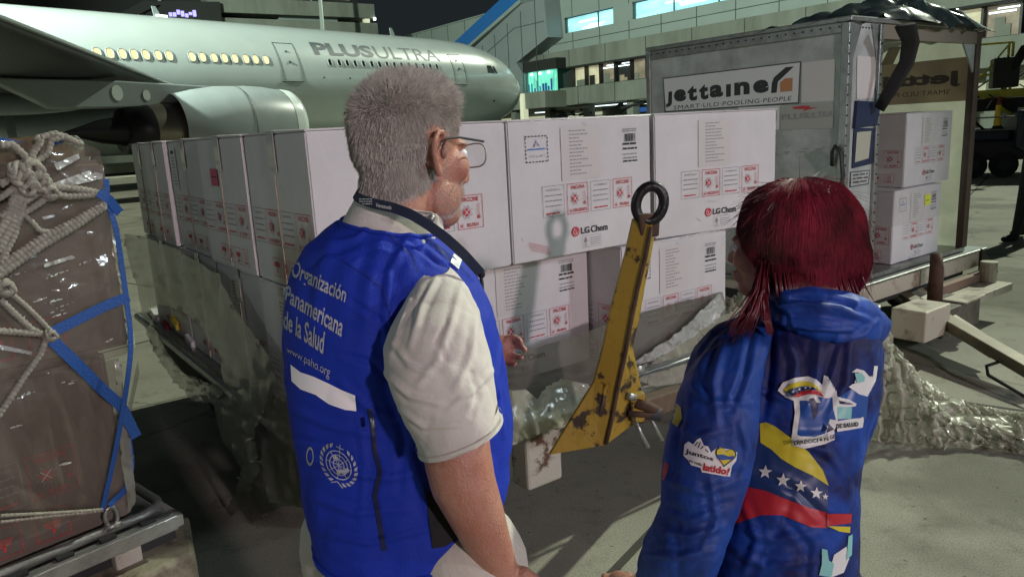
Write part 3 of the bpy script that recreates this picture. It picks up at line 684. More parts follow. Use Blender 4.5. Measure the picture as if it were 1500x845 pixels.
def brand(art, x, y, h):
    """round red mark beside the maker's name, forest mark below"""
    art.disc('red_ink', x, y, h*.62, 24)
    art.disc('carton_w', x, y, h*.42, 16, r0=h*.35, a0=100, a1=370); art.rect('carton_w', x-h*.02, y-h*.25, x+h*.05, y+h*.2); art.rect('carton_w', x-h*.02, y-h*.25, x+h*.18, y-h*.18)
    art.text('ink', 'LG', x+h*.9, y-h*.42, x+h*2.35, y+h*.42, bold=.03); art.text('ink', 'Chem', x+h*2.6, y-h*.42, x+h*5.5, y+h*.46, bold=.02)
    fx = x+h*1.1; fy = y-h*2.2; art.frame('grey_ink', fx, fy, fx+h*3.2, fy+h*1.5, .0012)
    art.poly('grey_ink', [(fx+h*.3, fy+h*.7), (fx+h*.9, fy+h*.7), (fx+h*.6, fy+h*1.35)]); art.rect('grey_ink', fx+h*.55, fy+h*.4, fx+h*.65, fy+h*.7)
    art.text('grey_ink', 'FSC', fx+h*.3, fy+h*.12, fx+h*.95, fy+h*.35)
    rnd = random.Random(4)
    for k in range(4): art.words('grey_ink', fx+h*1.3, fx+h*3.0, fy+h*(.25+.27*k), h*.09, rnd)
M['carton_w'] = M['white']
def front_art(kind=0):
    a = Art(); W, H = CW, CH; rnd = random.Random(9+kind)
    a.rect('pouch', W*.335, H*.55, W*.60, H*.93)
    for k in range(13): a.words('grey_ink', W*.39, W*(.39+rnd.uniform(.07, .16)), H*(.90-.026*k), .0042, rnd)
    label_row(a, W*.20, H*.30, W*.64, H*.225)
    brand(a, W*.415, H*.165, .031)
    if kind in (1, 3):   # dashed temperature mark and despatch sticker
        x0, y0, x1, y1 = W*.105, H*.70, W*.25, H*.885
        for i in range(7):
            u = i/7
            for (p, q) in (((x0+(x1-x0)*u, y0), 0), ((x0+(x1-x0)*u, y1-.004), 0)): a.rect('ink', p[0], p[1], p[0]+(x1-x0)*.075, p[1]+.004)
            for xx in (x0, x1-.004): a.rect('ink', xx, y0+(y1-y0)*u, xx+.004, y0+(y1-y0)*(u+.075))
        a.rect('blue_ink', x0+.01, y0+.045, x1-.012, y0+.050); cx = (x0+x1)/2
        a.line('blue_ink', [(cx-.012, y0+.054), (cx-.002, y1-.014), (cx+.008, y0+.058)], .003); a.line('red_ink', [(cx-.018, y0+.056), (cx-.002, y1-.02), (cx+.016, y0+.056)], .0015)
        a.text('grey_ink', '+2°C to +8°C', x0+.014, y0+.018, x1-.014, y0+.027)
    if kind in (1, 2, 3):
        x = W*.79
        for k in range(14): a.rect('ink', x+.0055*k*.8, H*.80, x+.0055*k*.8+rnd.choice([.0015, .003]), H*.86)
        for k, (y, h) in enumerate([(.875, .004), (.89, .004), (.775, .008), (.74, .007), (.70, .004), (.67, .005), (.645, .006)]): a.words('ink' if h > .005 else 'grey_ink', x-.01, x+.07, H*y, h, rnd)
    for k in range(5): x = W*rnd.uniform(.04, .9); y = H*rnd.uniform(.05, .95); a.line('scuff', [(x, y), (x+rnd.uniform(-.03, .06), y+rnd.uniform(-.02, .02))], .0016)
    if kind == 1:       # faded stamp
        for k in range(4):
            for j in range(8): a.rect('pinkish', W*.10+.012*j+.004*k, H*(.13-.018*k)-.0035*j, W*.10+.012*j+.008+.004*k, H*(.14-.018*k)-.0035*j)
    if kind == 3: a.rect('yellow_label', W*.63, H*.72, W*.76, H*.87); a.words('ink', W*.65, W*.74, H*.78, .006, rnd)
    return a
M['scuff'] = mat('scuff_mark', (.40, .38, .37), .8)
M['pinkish'] = mat('faded_stamp', (.60, .36, .38), .6)
def side_art(kind=0):
    a = Art(); W, H = CD, CH; rnd = random.Random(3+kind)
    label_row(a, W*.03, H*.27, W*.93, H*.235)
    for k in range(4):      # handling marks
        x = W*(.30+.155*k); y = H*.055; w = W*.12; h = H*.125
        a.frame('red_ink', x, y, x+w, y+h, .0018); c = x+w/2
        if k == 0: a.rect('red_ink', c-.003, y+.012, c+.003, y+h*.6); a.disc('red_ink', c, y+h*.52, w*.34, 12, ry=h*.3, a0=0, a1=195)
        if k == 1: a.poly('red_ink', [(c-.018, y+.01), (c-.008, y+.01), (c+.012, y+h*.5), (c-.006, y+h*.9), (c-.016, y+h*.9), (c+.0, y+h*.5)]); a.rect('red_ink', c-.022, y+.01, c-.019, y+h-.01)
        if k == 2: a.disc('red_ink', c, y+h*.72, w*.3, 12, ry=h*.32, a0=180, a1=372); a.rect('red_ink', c-.0025, y+.014, c+.0025, y+h*.5); a.rect('red_ink', c-.014, y+.009, c+.014, y+.014)
        if k == 3:
            for d in (-.009, .006): a.rect('red_ink', c+d, y+.018, c+d+.004, y+h*.85)
            a.rect('red_ink', c-.018, y+.009, c+.018, y+.014)
    if kind == 1: a.rect('pink', W*.27, H*.63, W*.43, H*.76); a.words('ink', W*.29, W*.41, H*.695, .004, rnd)
    if kind == 2:
        a.rect('white', W*.08, H*.55, W*.24, H*.93)
        for k in range(9): a.words('grey_ink', W*.10, W*.20, H*(.60+.03*k), .005, rnd)
        a.rect('ink', W*.10, H*.88, W*.19, H*.91)
    if kind == 3:
        a.rect('pouch', W*.3, H*.55, W*.58, H*.93)
        for k in range(12): a.words('grey_ink', W*.34, W*(.34+rnd.uniform(.08, .18)), H*(.58+.027*k), .005, rnd)
    return a
NM = {'grey_ink': 'caution_print', 'red_ink': 'red_print', 'ink': 'black_print', 'pouch': 'document_pouch', 'blue_ink': 'blue_print', 'carton_w': 'logo_inset', 'pinkish': 'stamp', 'scuff': 'scuff_marks', 'pink': 'pink_label', 'white': 'white_label', 'yellow_label': 'yellow_label'}
def make_carton(name, lab, loc, rz, fk=0, sk=0, group='white vaccine cartons stacked on the cargo pallet', front=True, side=True, sx=1, sy=1, seed=1):
    r = thing(name, lab, 'carton', loc, rz, group)
    rnd = random.Random(seed); bm = bmesh.new(); q = MB().box(.002, CW-.002, .002, CD-.002, 0, CH-.006)
    me0 = q.mesh('c'); bm.from_mesh(me0); bmesh.ops.recalc_face_normals(bm, faces=bm.faces)
    bmesh.ops.bevel(bm, geom=list(bm.edges), offset=.005, segments=2, affect='EDGES')
    bmesh.ops.subdivide_edges(bm, edges=[e for e in bm.edges if e.calc_length() > .2], cuts=9, use_grid_fill=True)
    for v in bm.verts:
        c = v.co.copy(); s_ = noise.noise(c*3.2+Vector((seed*3.1, 0, 0)))*.0007+noise.noise(c*9+Vector((seed, 5, 0)))*.0003
        if min(c.z, CH-c.z) > .02: v.co.y += s_ if c.y < .3 else 0; v.co.x += (s_ if c.x < .3 else 0)
    me = bpy.data.meshes.new('carton'); bm.to_mesh(me); bm.free(); me.materials.append(M['carton'])
    o = bpy.data.objects.new('box_body', me); COL.objects.link(o); o.parent = r
    fl = MB()   # top flaps
    j = rnd.uniform(-.004, .004)
    fl.hexa([(.001, -.001, CH-.0055), (CW-.001, -.001, CH-.0055), (CW-.001, CD*.498, CH-.0055), (.001, CD*.498, CH-.0055), (.001, -.001, CH-.001), (CW-.001, -.001+j, CH-.001), (CW-.001, CD*.498, CH+.003), (.001, CD*.498, CH+.003)])
    fl.build('top_flap', M['carton'], r, local=True)
    fl = MB().hexa([(.001, CD*.502, CH-.0055), (CW-.001, CD*.502, CH-.0055), (CW-.001, CD+.001, CH-.0055), (.001, CD+.001, CH-.0055), (.001, CD*.502, CH+.002), (CW-.001, CD*.502, CH+.002), (CW-.001, CD+.001, CH-.001), (.001, CD+.001, CH-.001)])
    fl.build('top_flap', M['carton'], r, local=True)
    # tape: over the top seam and down both ends
    tp = MB(); e = .004
    yc = CD/2; tp.hexa([(-e, yc-.03, CH-.13), (-e+.0015, yc-.03, CH-.13), (-e+.0015, yc+.03, CH-.125), (-e, yc+.032, CH-.125), (-e, yc-.03, CH+.003), (-e+.0015, yc-.03, CH+.003), (-e+.0015, yc+.03, CH+.003), (-e, yc+.03, CH+.003)])
    tp.box(-e, CW+e, yc-.03, yc+.03, CH+.0035, CH+.0045)
    tp.build('tape', M['tape'], r, local=True)
    ed = MB()
    ed.box(-.003, 0.001, yc-.0012, yc+.0012, .01, CH-.14); ed.build('side_seam', M['carton_edge'], r, local=True)
    if front:
        a = front_art(fk)
        for i, (ink, (v, f)) in enumerate(a.d.items()):
            mb = MB(); lay = {'pouch': .0011, 'white': .0011, 'yellow_label': .0015, 'carton_w': .0026}.get(ink, .0019)
            mb.add([(x, -lay, y) for x, y in v], f); mb.build(NM[ink], M[ink], r, recalc=False, local=True)
    if side:
        a = side_art(sk)
        for i, (ink, (v, f)) in enumerate(a.d.items()):
            mb = MB(); lay = {'pouch': .0011, 'white': .0011, 'pink': .0014, 'carton_w': .0026}.get(ink, .0019)
            mb.add([(-lay-.0002, CD-x, y) for x, y in v], f); mb.build(NM[ink], M[ink], r, recalc=False, local=True)
    r.scale = (sx, sy, 1); return r
ztop = ZT-CH+.0; zlow = ZT-2*CH-.006
make_carton('vaccine_carton', 'white carton at the corner of the stack, top layer, right behind the grey-haired man', PB(0, 0, ztop), YAW, 0, 0, seed=1)
make_carton('vaccine_carton', 'white top-layer carton with dashed temperature mark, behind the black ring of the yellow bar', PB(.742, .002, ztop), YAW+R_(.3), 1, 0, side=False, seed=2)
make_carton('vaccine_carton', 'white top-layer carton at the right end of the stack, beside the redhead', PB(1.487, -.004, ztop), YAW+R_(-7.5), 0, 0, side=False, seed=3, sx=.97)
S = [.594, 1.186, 1.8246, 2.262]
for i, (s, sy, lab, sk) in enumerate([(.594, 1, 'white top-layer carton with a pink label on its side, next behind the corner carton', 1), (1.188, 1.06, 'white top-layer carton with a tall paper slip, third from the stack corner', 2),
                                   (1.8246, .735, 'white top-layer carton, fourth from the stack corner on the shaded side', 0), (2.262, .725, 'white top-layer carton at the far shaded end of the stack, nearest the baggage trailer', 0)]):
    make_carton('vaccine_carton', lab, PB(.006*((i % 2)*2-1), s, ztop), YAW+R_([.5, -.6, .8, -.4][i]), 0, sk, front=False, sy=sy, seed=10+i)
make_carton('vaccine_carton', 'white bottom-layer carton under the corner carton, half covered by film behind the blue vest', PB(0, 0.01, zlow), YAW, 0, 3, sx=.69, seed=21)
make_carton('vaccine_carton', 'white bottom-layer carton set back under the barcoded carton, left of the yellow bar', PB(.540, .19, zlow), YAW, 2, 0, side=False, seed=22)
make_carton('vaccine_carton', 'white bottom-layer carton behind the yellow bar, its dim left side and front both showing', PB(1.282, -.005, zlow), YAW-R_(1), 1, 0, sx=.90, seed=23)
for i, (s, sy, lab) in enumerate([(.604, 1, 'white bottom-layer carton below the pink-labelled one, partly under dusty film'), (1.198, 1.05, 'white bottom-layer carton below the one with the paper slip, mostly under dusty film'), (1.83, 1.4, 'white bottom-layer carton at the far shaded end, fully under dusty film')]):
    make_carton('vaccine_carton', lab, PB(.008, s, zlow), YAW, 0, 3, front=False, sy=sy, seed=30+i)

# ================================================================== cargo pallet and its dolly
zd = zlow
r = thing('cargo_pallet', 'flat aluminium cargo pallet under the stacked cartons', 'pallet', PB(0, 0, zd-.03), YAW)
MB().box(-.03, 2.34, -.06, 2.9, zd-.03, zd-.002, PB).build('pallet_sheet', M['alu'], r)
q = MB(); q.tube([PB(-.06, -.09, zd-.015), PB(2.37, -.09, zd-.015), PB(2.37, 2.93, zd-.015), PB(-.06, 2.93, zd-.015)], .022, 8, closed=True); q.build('edge_rail', M['alu'], r)
r = thing('pallet_dolly', 'low white-painted pallet dolly with chipped steel ends under the big carton stack', 'dolly', PB(1.1, 1.4, 0), YAW)
for t0, t1 in ((-.02, .06), (1.1, 1.18), (2.26, 2.34)): MB().box(t0, t1, .0, 2.88, zd-.19, zd-.055, PB).build('chassis_beam', M['dark_metal'], r, bevel=.006)
for s0 in (-.02, 1.4, 2.82): MB().box(-.02, 2.34, s0, s0+.06, zd-.16, zd-.06, PB).build('cross_beam', M['white_steel'], r, bevel=.006)
for t in (.70, 1.66): MB().box(t, t+.17, -.075, .03, zd-.335, zd-.045, PB).build('end_block', M['white_steel'], r, bevel=.012)
MB().box(-.10, .03, -.02, .10, zd-.30, zd-.14, PB).build('end_block', M['white_steel'], r, bevel=.012)
for t, s in product((.25, 2.0), (.7, 2.4)):
    q = MB(); q.tube([PB(t-.06, s, .17), PB(t+.06, s, .17)], .17, 22); w = q.build('wheel', M['rubber'], r, bevel=.02)
    MB().box(t-.09, t+.09, s-.04, s+.04, .15, zd-.16, PB).build('wheel_fork', M['dark_metal'], r)
for k in range(14):
    q = MB(); q.tube([PB(.05, .18+.2*k, zd-.085), PB(2.28, .18+.2*k, zd-.085)], .03, 8); q.build('roller', M['dark_metal'], r, smooth=True)

# ================================================================== plastic film: px-traced sheets laid on real planes
def inpoly(x, y, poly):
    c = False; j = len(poly)-1
    for i in range(len(poly)):
        xi, yi = poly[i]; xj, yj = poly[j]
        if (yi > y) != (yj > y) and x < (xj-xi)*(y-yi)/(yj-yi)+xi: c = not c
        j = i
    return c
def nearest(x, y, poly):
    best = None; p = np.array([x, y], float)
    for i in range(len(poly)):
        a = np.array(poly[i], float); b = np.array(poly[(i+1) % len(poly)], float); t = np.clip((p-a)@(b-a)/((b-a)@(b-a)+1e-9), 0, 1); q = a+(b-a)*t
        d = np.linalg.norm(p-q)
        if best is None or d < best[0]: best = (d, q)
    return best
def pplane(x, y, o, n):
    r_ = ray(x, y); t = ((o-CP)@n)/(r_@n); return CP+r_*t
def film(name, poly, surf, parent, m, step=5, holes=(), amp=.02, s=6, seed=0, ax=(1, 1, 1), thick=.0012):
    xs_ = [p[0] for p in poly]; ys_ = [p[1] for p in poly]; nx = int((max(xs_)-min(xs_))/step)+2; ny = int((max(ys_)-min(ys_))/step)+2
    ids = {}; V = []; F = []
    def ok(x, y): return inpoly(x, y, poly) and not any(inpoly(x, y, h) for h in holes)
    for j in range(ny):
        for i in range(nx):
            x = min(xs_)+i*step; y = min(ys_)+j*step
            if not ok(x+step/2, y+step/2): continue
            q = []
            for di, dj in ((0, 0), (1, 0), (1, 1), (0, 1)):
                k = (i+di, j+dj)
                if k not in ids:
                    xx = min(xs_)+(i+di)*step; yy = min(ys_)+(j+dj)*step; d, n_ = nearest(xx, yy, poly); best = (d, n_)
                    for h in holes:
                        e = nearest(xx, yy, h)
                        if e[0] < best[0]: best = e
                    if best[0] < step*.75: xx, yy = best[1]
                    ids[k] = len(V); V.append(surf(xx, yy))
                q.append(ids[k])
            F.append(tuple(q))
    V = np.array(V)
    me = bpy.data.meshes.new(name); me.from_pydata([tuple(v) for v in V], [], F); me.update()
    N = [v.normal.copy() for v in me.vertices]; W = wmat(parent).inverted() if parent is not None else Matrix()
    for v, n_ in zip(me.vertices, N):
        v.co = W @ (v.co + n_*amp*(fold(v.co, s, seed, ax)*.6+.4*fold(v.co, s*2.7, seed+3, ax)))
    me.materials.append(m); me.polygons.foreach_set('use_smooth', [True]*len(me.polygons))
    o = bpy.data.objects.new(name, me); COL.objects.link(o)
    if parent is not None: o.parent = parent
    return o
r = thing('plastic_cover', 'crumpled translucent plastic cover pulled down round the lower cartons of the pallet', 'plastic sheet', PB(0, 0, zd))
fs = lambda off, sl=0: (lambda x, y: pplane(x, y, PB(0, -off, 0)-PL*max(0, (y-560)*sl), PL))
film('front_sheet', [(690, 538), (735, 526), (800, 505), (858, 487), (900, 470), (950, 455), (1000, 442), (1060, 428), (1068, 470), (1062, 520), (1000, 548), (965, 560), (930, 570), (880, 575), (840, 598), (800, 618), (745, 640), (700, 650)],
     fs(.045), r, M['film'], 5, amp=.007, s=4, seed=1, ax=(1, 1, 2.0))
film('hanging_fold', [(728, 560), (752, 572), (775, 570), (790, 585), (800, 566), (830, 556), (862, 562), (880, 575), (868, 600), (842, 618), (810, 628), (780, 640), (745, 655), (722, 660)],
     fs(.10, .0006), r, M['film_clear'], 4, amp=.024, s=8, seed=4, ax=(1.6, 1.6, .6))
film('glossy_fold', [(1056, 430), (1066, 452), (1050, 470), (1020, 492), (985, 515), (950, 532), (925, 540), (925, 534), (960, 512), (1000, 484), (1030, 455)],
     fs(.085), r, film_mat('bright_fold_and_glint', (.62, .65, .62), .8, rough=.10, bump=.9, bs=26, coat=1), 4, amp=.018, s=14, seed=9)
film('gathered_fold', [(925, 541), (960, 530), (1000, 505), (1050, 470), (1085, 450), (1100, 500), (1060, 560), (1000, 572), (960, 566), (930, 556)],
     fs(.07), r, M['film_clear'], 4, amp=.03, s=9, seed=12)
ls = lambda off, sl=0.0: (lambda x, y: pplane(x, y, PB(-off, 0, 0), PR*1.0+np.array([0, 0, sl])))
hole = [(216, 452), (232, 446), (262, 455), (290, 478), (318, 520), (322, 566), (300, 560), (262, 545), (236, 505), (222, 480)]
film('side_sheet', [(178, 343), (205, 346), (232, 356), (262, 368), (300, 392), (318, 402), (338, 440), (362, 478), (392, 520), (400, 560), (430, 590), (440, 640), (452, 720), (440, 745), (415, 740), (388, 752), (362, 770), (330, 776), (345, 735), (352, 690), (330, 655), (316, 620), (312, 590), (285, 588), (252, 560), (225, 520), (212, 486), (200, 430), (185, 380)],
     ls(.07), r, M['film_dark'], 6, holes=[hole], amp=.016, s=4, seed=20, ax=(1, 1, .7))
film('side_fold', [(212, 486), (225, 520), (252, 560), (285, 588), (312, 592), (322, 570), (296, 562), (258, 548), (232, 505), (218, 470)], ls(.10), r, M['film_clear'], 4, amp=.03, s=10, seed=23)
film('side_fold', [(312, 590), (340, 575), (372, 560), (385, 600), (366, 640), (372, 690), (356, 740), (322, 768), (312, 764), (340, 728), (350, 680), (330, 640)], ls(.12), r, M['film_dark'], 4, amp=.022, s=7, seed=29, ax=(1.3, 1.3, .35))
film('side_fold', [(385, 590), (430, 575), (445, 620), (452, 720), (430, 742), (395, 735), (375, 690), (385, 640)], ls(.13), r, M['film_dark'], 5, amp=.026, s=7, seed=33, ax=(1.3, 1.3, .4))
# strap bundle seen through the torn hole
for k, (x, y, c) in enumerate([(262, 472, 'yel'), (250, 478, 'redp'), (284, 500, 'carton'), (298, 524, 'carton'), (310, 545, 'carton'), (232, 462, 'carton')]):
    b = pplane(x, y, PB(.02, 0, 0), PR); q = MB(); q.box(-.05, .05, -.03, .03, -.018, .02, lambda a, b_, c_, b=b: b+PL*a*(1+k*.1)+PR*b_+np.array([0, 0, c_+a*.3]))
    tag(q.build('packing_scrap', M[c], None, bevel=.004), ['yellow packing strip inside the torn film hole', 'red packing strip inside the torn film hole, left of the yellow one', 'pale packing scrap in the torn film hole, uppermost of the row', 'pale packing scrap in the torn film hole, middle of the row', 'pale packing scrap in the torn film hole, lowest of the row', 'pale tag in the small gap at the left end of the torn film'][k], 'scrap', 'packing scraps in the torn film')
# film trailing on the ground to the right
r = thing('plastic_heap', 'long crumpled heap of clear plastic film trailing over the concrete at the right', 'plastic sheet', (1.9, 3.7, 0))
NV, NU = 220, 70; G = np.zeros((NV, NU, 3))
ctr = [PZ(1075, 610, 0)+np.array([0, .15, 0]), PZ(1180, 622, 0)+np.array([0, .2, 0]), PZ(1290, 618, 0)+np.array([.0, .15, 0]), PZ(1345, 622, 0), PZ(1420, 630, 0), PZ(1510, 650, 0), PZ(1620, 665, 0)]
hh = [.55, .58, .52, .20, .11, .12, .10]; ww = [.30, .34, .34, .26, .20, .15, .12]
ctr = np.array(ctr)
for i in range(NV):
    t = i/(NV-1)*(len(hh)-1); k = min(int(t), len(hh)-2); f_ = t-k; f_ = f_*f_*(3-2*f_)
    c = ctr[k]*(1-f_)+ctr[k+1]*f_; h = hh[k]*(1-f_)+hh[k+1]*f_; w = ww[k]*(1-f_)+ww[k+1]*f_
    for j in range(NU):
        a = math.pi*j/(NU-1); rr = 1+.16*fold((i*.05, a*1.2, 2), 1.6, 5)+.08*fold((i*.12, a*2.5, 2), 2.3, 8)
        G[i, j] = c+np.array([-.25*math.cos(a)*w*rr, -math.cos(a)*w*rr, h*rr*math.sin(a)**.8])
G = displace(G, .026, 5, 3, (.5, 1, 1.2), closed=False); G = displace(G, .008, 15, 5, (.3, 1, 1.5), closed=False)
G[:, :, 2] = np.maximum(G[:, :, 2], .006); q = MB().grid(G)
q.build('film_sheet', film_mat('olive_clear_plastic', (.60, .60, .46), .46, rough=.34, bump=.25, bs=5, coat=.35), r, smooth=True)

# ================================================================== raised yellow tow bar with lifting ring
TBo = P(878, 500, 2.42); tbn = np.array([.25, -.97, 0]); tbn /= np.linalg.norm(tbn)
r = thing('tow_bar', 'raised yellow tow bar with chipped paint, brown rust and a black lifting ring', 'tow bar', P(880, 655, 2.42))
def TP(x, y, off=0): return pplane(x, y, TBo+np.array([0, -.12*(y-500)/500*0, 0]), tbn)+tbn*off
rows = [((928, 320), (945, 328), (963, 320)), ((917, 370), (936, 375), (954, 375)), ((905, 416), (925, 420), (945, 420)), ((894, 458), (915, 470), (938, 460)), ((884, 508), (906, 520), (927, 510)), ((870, 560), (897, 560), (935, 545)), ((838, 612), (889, 603), (944, 590)), ((805, 666), (880, 645), (932, 618))]
def slab(poly, d0, d1, mb): return mb.prism([TP(x, y, d0) for x, y in poly], -tbn*(d0-d1))
for a_, nm in ((0, 'left_flange'), (1, 'right_flange')):
    G = []
    for rw in rows:
        e = [TP(*rw[a_], .042 if a_ == 1 else 0), TP(*rw[a_+1], .042 if a_ == 0 else 0)]; m_ = (e[0]+e[1])/2; G.append([e[0], m_, e[1], e[1]-tbn*.013, m_-tbn*.013, e[0]-tbn*.013])
    q = MB().grid(np.array(G), closed_u=True); n_ = len(rows)-1; q.f += [(5, 4, 3, 2, 1, 0), tuple(n_*6+k for k in range(6))]; q.m += [0, 0]; q.build(nm, M['yellow_paint'], r, bevel=.002)
q = MB(); q.tube([TP(x, y, .047) for x, y in [(945, 330), (936, 375), (925, 420), (915, 470), (906, 520), (897, 560), (889, 603), (880, 642)]], .007, 8); q.build('weld_seam', M['rusty'], r, smooth=True)
q = MB(); q.tube([TP(x, y, .02) for x, y in [(885, 560), (876, 600), (868, 640)]], .010, 8); q.build('rib', M['yellow_paint'], r, smooth=True)
rc = TP(948, 298, .02); ex = pplane(971, 296, TBo, tbn)-pplane(948, 296, TBo, tbn); ey = pplane(950, 268, TBo, tbn)-pplane(946, 300, TBo, tbn)
q = MB(); q.tube([rc+ex*.78*math.cos(a)+ey*.80*math.sin(a)+tbn*.01*math.cos(a) for a in np.linspace(0, 2*math.pi, 33)[:-1]], .0135, 12, closed=True, flat=1.25); q.build('lifting_ring', M['black_steel'], r, smooth=True)
q = MB(); slab([(930, 312), (962, 312), (960, 345), (934, 345)], .03, -.0, q); q.build('ring_lug', M['rusty'], r, bevel=.006)
# hinge hardware at the foot
for k, (pts, w) in enumerate([([(925, 585), (945, 592), (962, 600)], .018), ([(926, 612), (934, 632), (944, 650)], .007), ([(946, 604), (956, 625), (964, 640)], .007), ([(912, 575), (925, 578)], .012), ([(915, 600), (960, 604)], .012)]):
    q = MB(); q.tube([TP(x, y, .03) for x, y in pts], w, 10); q.build('hinge_pin', M['rusty'] if k in (0, 4) else M['alu'], r, smooth=True)
q = MB(); slab([(918, 574), (938, 570), (946, 600), (934, 614), (918, 612)], .035, .0, q); q.build('hinge_lug', M['yellow_paint'], r, bevel=.006)

e0 = TP(930, 606, -.02); e1 = PB(1.70, -.02, zd-.20); dv_ = (e1-e0)/np.linalg.norm(e1-e0); ln_ = np.linalg.norm(e1-e0); sx_ = np.cross(dv_, [0, 0, 1]); sx_ /= np.linalg.norm(sx_)
MB().box(0, ln_, -.035, .035, -.04, .04, lambda a, b, c: e0+dv_*a+sx_*b+np.array([0, 0, c])).build('hinge_arm', M['rusty'], r, bevel=.006)
q = MB(); q.tube([e0-sx_*.10, e0+sx_*.10], .022, 14); q.build('hinge_tube', M['dark_metal'], r, smooth=True)
# ================================================================== netted cargo at the left, on its own dolly
M['shaded_dirty_cream'] = mat('shaded_dirty_cream_steel', (.22, .20, .14), .7, col2=(.07, .045, .03), vscale=9, thr=(.36, .5), bump=.3)  # cream steel darkened to paint in shade; noise adds dirt and rust
LY = R_(49); LR = np.array([math.cos(LY), math.sin(LY), 0]); LL = np.array([-math.sin(LY), math.cos(LY), 0]); zL = .585
LO = PZ(255, 757, zL); LO[2] = 0   # right front corner of the pallet sheet
def LB(t, s, z): return LO+LR*t+LL*s+np.array([0, 0, z])
r = thing('netted_pallet', 'aluminium pallet edge with tube rail under the shrink-wrapped netted load, left edge', 'pallet', LB(0, 0, zL))
MB().box(-2.6, .0, -.0, 2.3, zL-.03, zL-.008, LB).build('pallet_sheet', M['alu'], r)
q = MB()
for s_ in (.0, .03): q.box(-2.6, .0, s_-.02, s_-.003, zL-.03, zL+.012-.2*s_, LB)
q.build('edge_rail', M['alu'], r, bevel=.003)
q = MB(); q.tube([LB(-2.6, .045, zL+.02), LB(-.06, .045, zL+.02), LB(-.02, .06, zL+.02), LB(0, .1, zL+.02), LB(0, 2.2, zL+.02)], .014, 8); q.build('net_rail', M['alu'], r, smooth=True)
q = MB()
for k in range(24): q.box(-2.5+.105*k, -2.46+.105*k, .01, .028, zL+.006, zL+.014, LB)
q.build('rail_stud', M['dark_metal'], r)
r = thing('netted_load_dolly', 'rusty cream-painted dolly frame under the netted load at bottom left', 'dolly', LB(0, 0, 0))
MB().box(-2.6, .02, .05, .12, zL-.17, zL-.05, LB).build('side_beam', M['dark_metal'], r, bevel=.006)
q = MB().box(-.02, .07, .10, 1.9, zL-.15, zL-.05, LB); q.build('side_beam', M['white_steel'], r, bevel=.008)
q = MB(); q.hexa([LB(-.34, -.06, zL-.26), LB(.02, -.06, zL-.26), LB(.10, .14, zL-.26), LB(-.24, .14, zL-.26), LB(-.34, -.05, zL-.10), LB(.02, -.05, zL-.10), LB(.10, .14, zL-.08), LB(-.24, .14, zL-.08)]); q.build('corner_block', M['shaded_dirty_cream'], r, bevel=.012)
MB().box(-.16, -.09, .02, .06, zL-.12, zL-.04, LB).build('support_post', M['white_steel'], r, bevel=.005)
for t, s in product((-2, -.4), (.6, 1.8)): q = MB(); q.tube([LB(t-.06, s, .17), LB(t+.06, s, .17)], .17, 20); q.build('wheel', M['rubber'], r)
# cartons of the load: pixel-measured corners, vertical walls
M['kraft'] = mat('dusty_carton', (.17, .14, .115), .55, var=.3, vscale=4)
def lload(name, lab, x, yb, s_off, z0, z1, w, dep, m):
    c = pplane(x, yb, LB(0, s_off, 0), LL); t0 = (c-LO)@LR
    rr = thing(name, lab, 'carton', LB(t0, s_off, z0), LY, 'cartons in the netted load')
    bm = bmesh.new(); qq = MB().box(-w, 0, 0, dep, 0, z1-z0-.004); me0 = qq.mesh('c'); bm.from_mesh(me0); bmesh.ops.recalc_face_normals(bm, faces=bm.faces)
    bmesh.ops.bevel(bm, geom=list(bm.edges), offset=.014, segments=3, affect='EDGES')
    me = bpy.data.meshes.new('b'); bm.to_mesh(me); bm.free(); me.materials.append(m); o = bpy.data.objects.new('box_body', me); COL.objects.link(o); o.parent = rr
    a = Art()
    if s_off > .06: label_row(a, -w*.82, (z1-z0)*.30, w*.66, (z1-z0)*.24)
    for k in range(3): a.frame('red_ink', -w*(.62-.15*k), .035, -w*(.62-.15*k)+.08, .115, .002); a.disc('red_ink', -w*(.62-.15*k)+.04, .085, .022, 12, a0=180, a1=372); a.rect('red_ink', -w*(.62-.15*k)+.037, .05, -w*(.62-.15*k)+.043, .08)
    for i, (ink, (v, f)) in enumerate(a.d.items()):
        mb = MB(); mb.add([(xx, -.0025-.0004*i, y) for xx, y in v], f); mb.build(NM[ink], M[ink], rr, recalc=False, local=True)
    tp = MB().box(-.03-w/2, .03-w/2, -.0015, dep+.0015, z1-z0-.004, z1-z0-.002); tp.build('tape', M['tape'], rr, local=True)
    return rr, t0
_, tL = lload('wrapped_carton', 'brown-tinted wrapped carton, bottom layer of the netted load, red glass mark at its foot', 186, 700, .085, zL+.002, zL+.500, .74, .58, M['kraft'])
_, tU = lload('wrapped_carton', 'wrapped middle-layer carton of the netted load, crossed by the diagonal blue strap', 197, 505, .045, zL+.504, zL+1.0, .76, .6, M['kraft'])
lload('wrapped_carton', 'wrapped carton in the bottom layer of the netted load, cut by the left photo edge', 186, 700, .085, zL+.002, zL+.500, .74, .58, M['kraft'])[0].location -= Vector(LR*.75)
lload('wrapped_carton', 'wrapped carton in the middle layer of the netted load, cut by the left photo edge', 197, 505, .045, zL+.504, zL+1.0, .76, .6, M['kraft'])[0].location -= Vector(LR*.77)
ztl = PZ  # top bag layer is irregular: a filmed bundle
def LP(x, y, off=0.0): return pplane(x, y, LB(0, .04-off, 0), LL)
top = LP(150, 240)[2]
rb = thing('wrapped_bundle', 'brown bundle wrapped in glossy cling film on top of the netted load', 'bundle', LP(100, 300))
mb = MB()
zt = LP(120, 205)[2]; zb = zL+1.002; t1 = (LP(152, 300)-LO)@LR
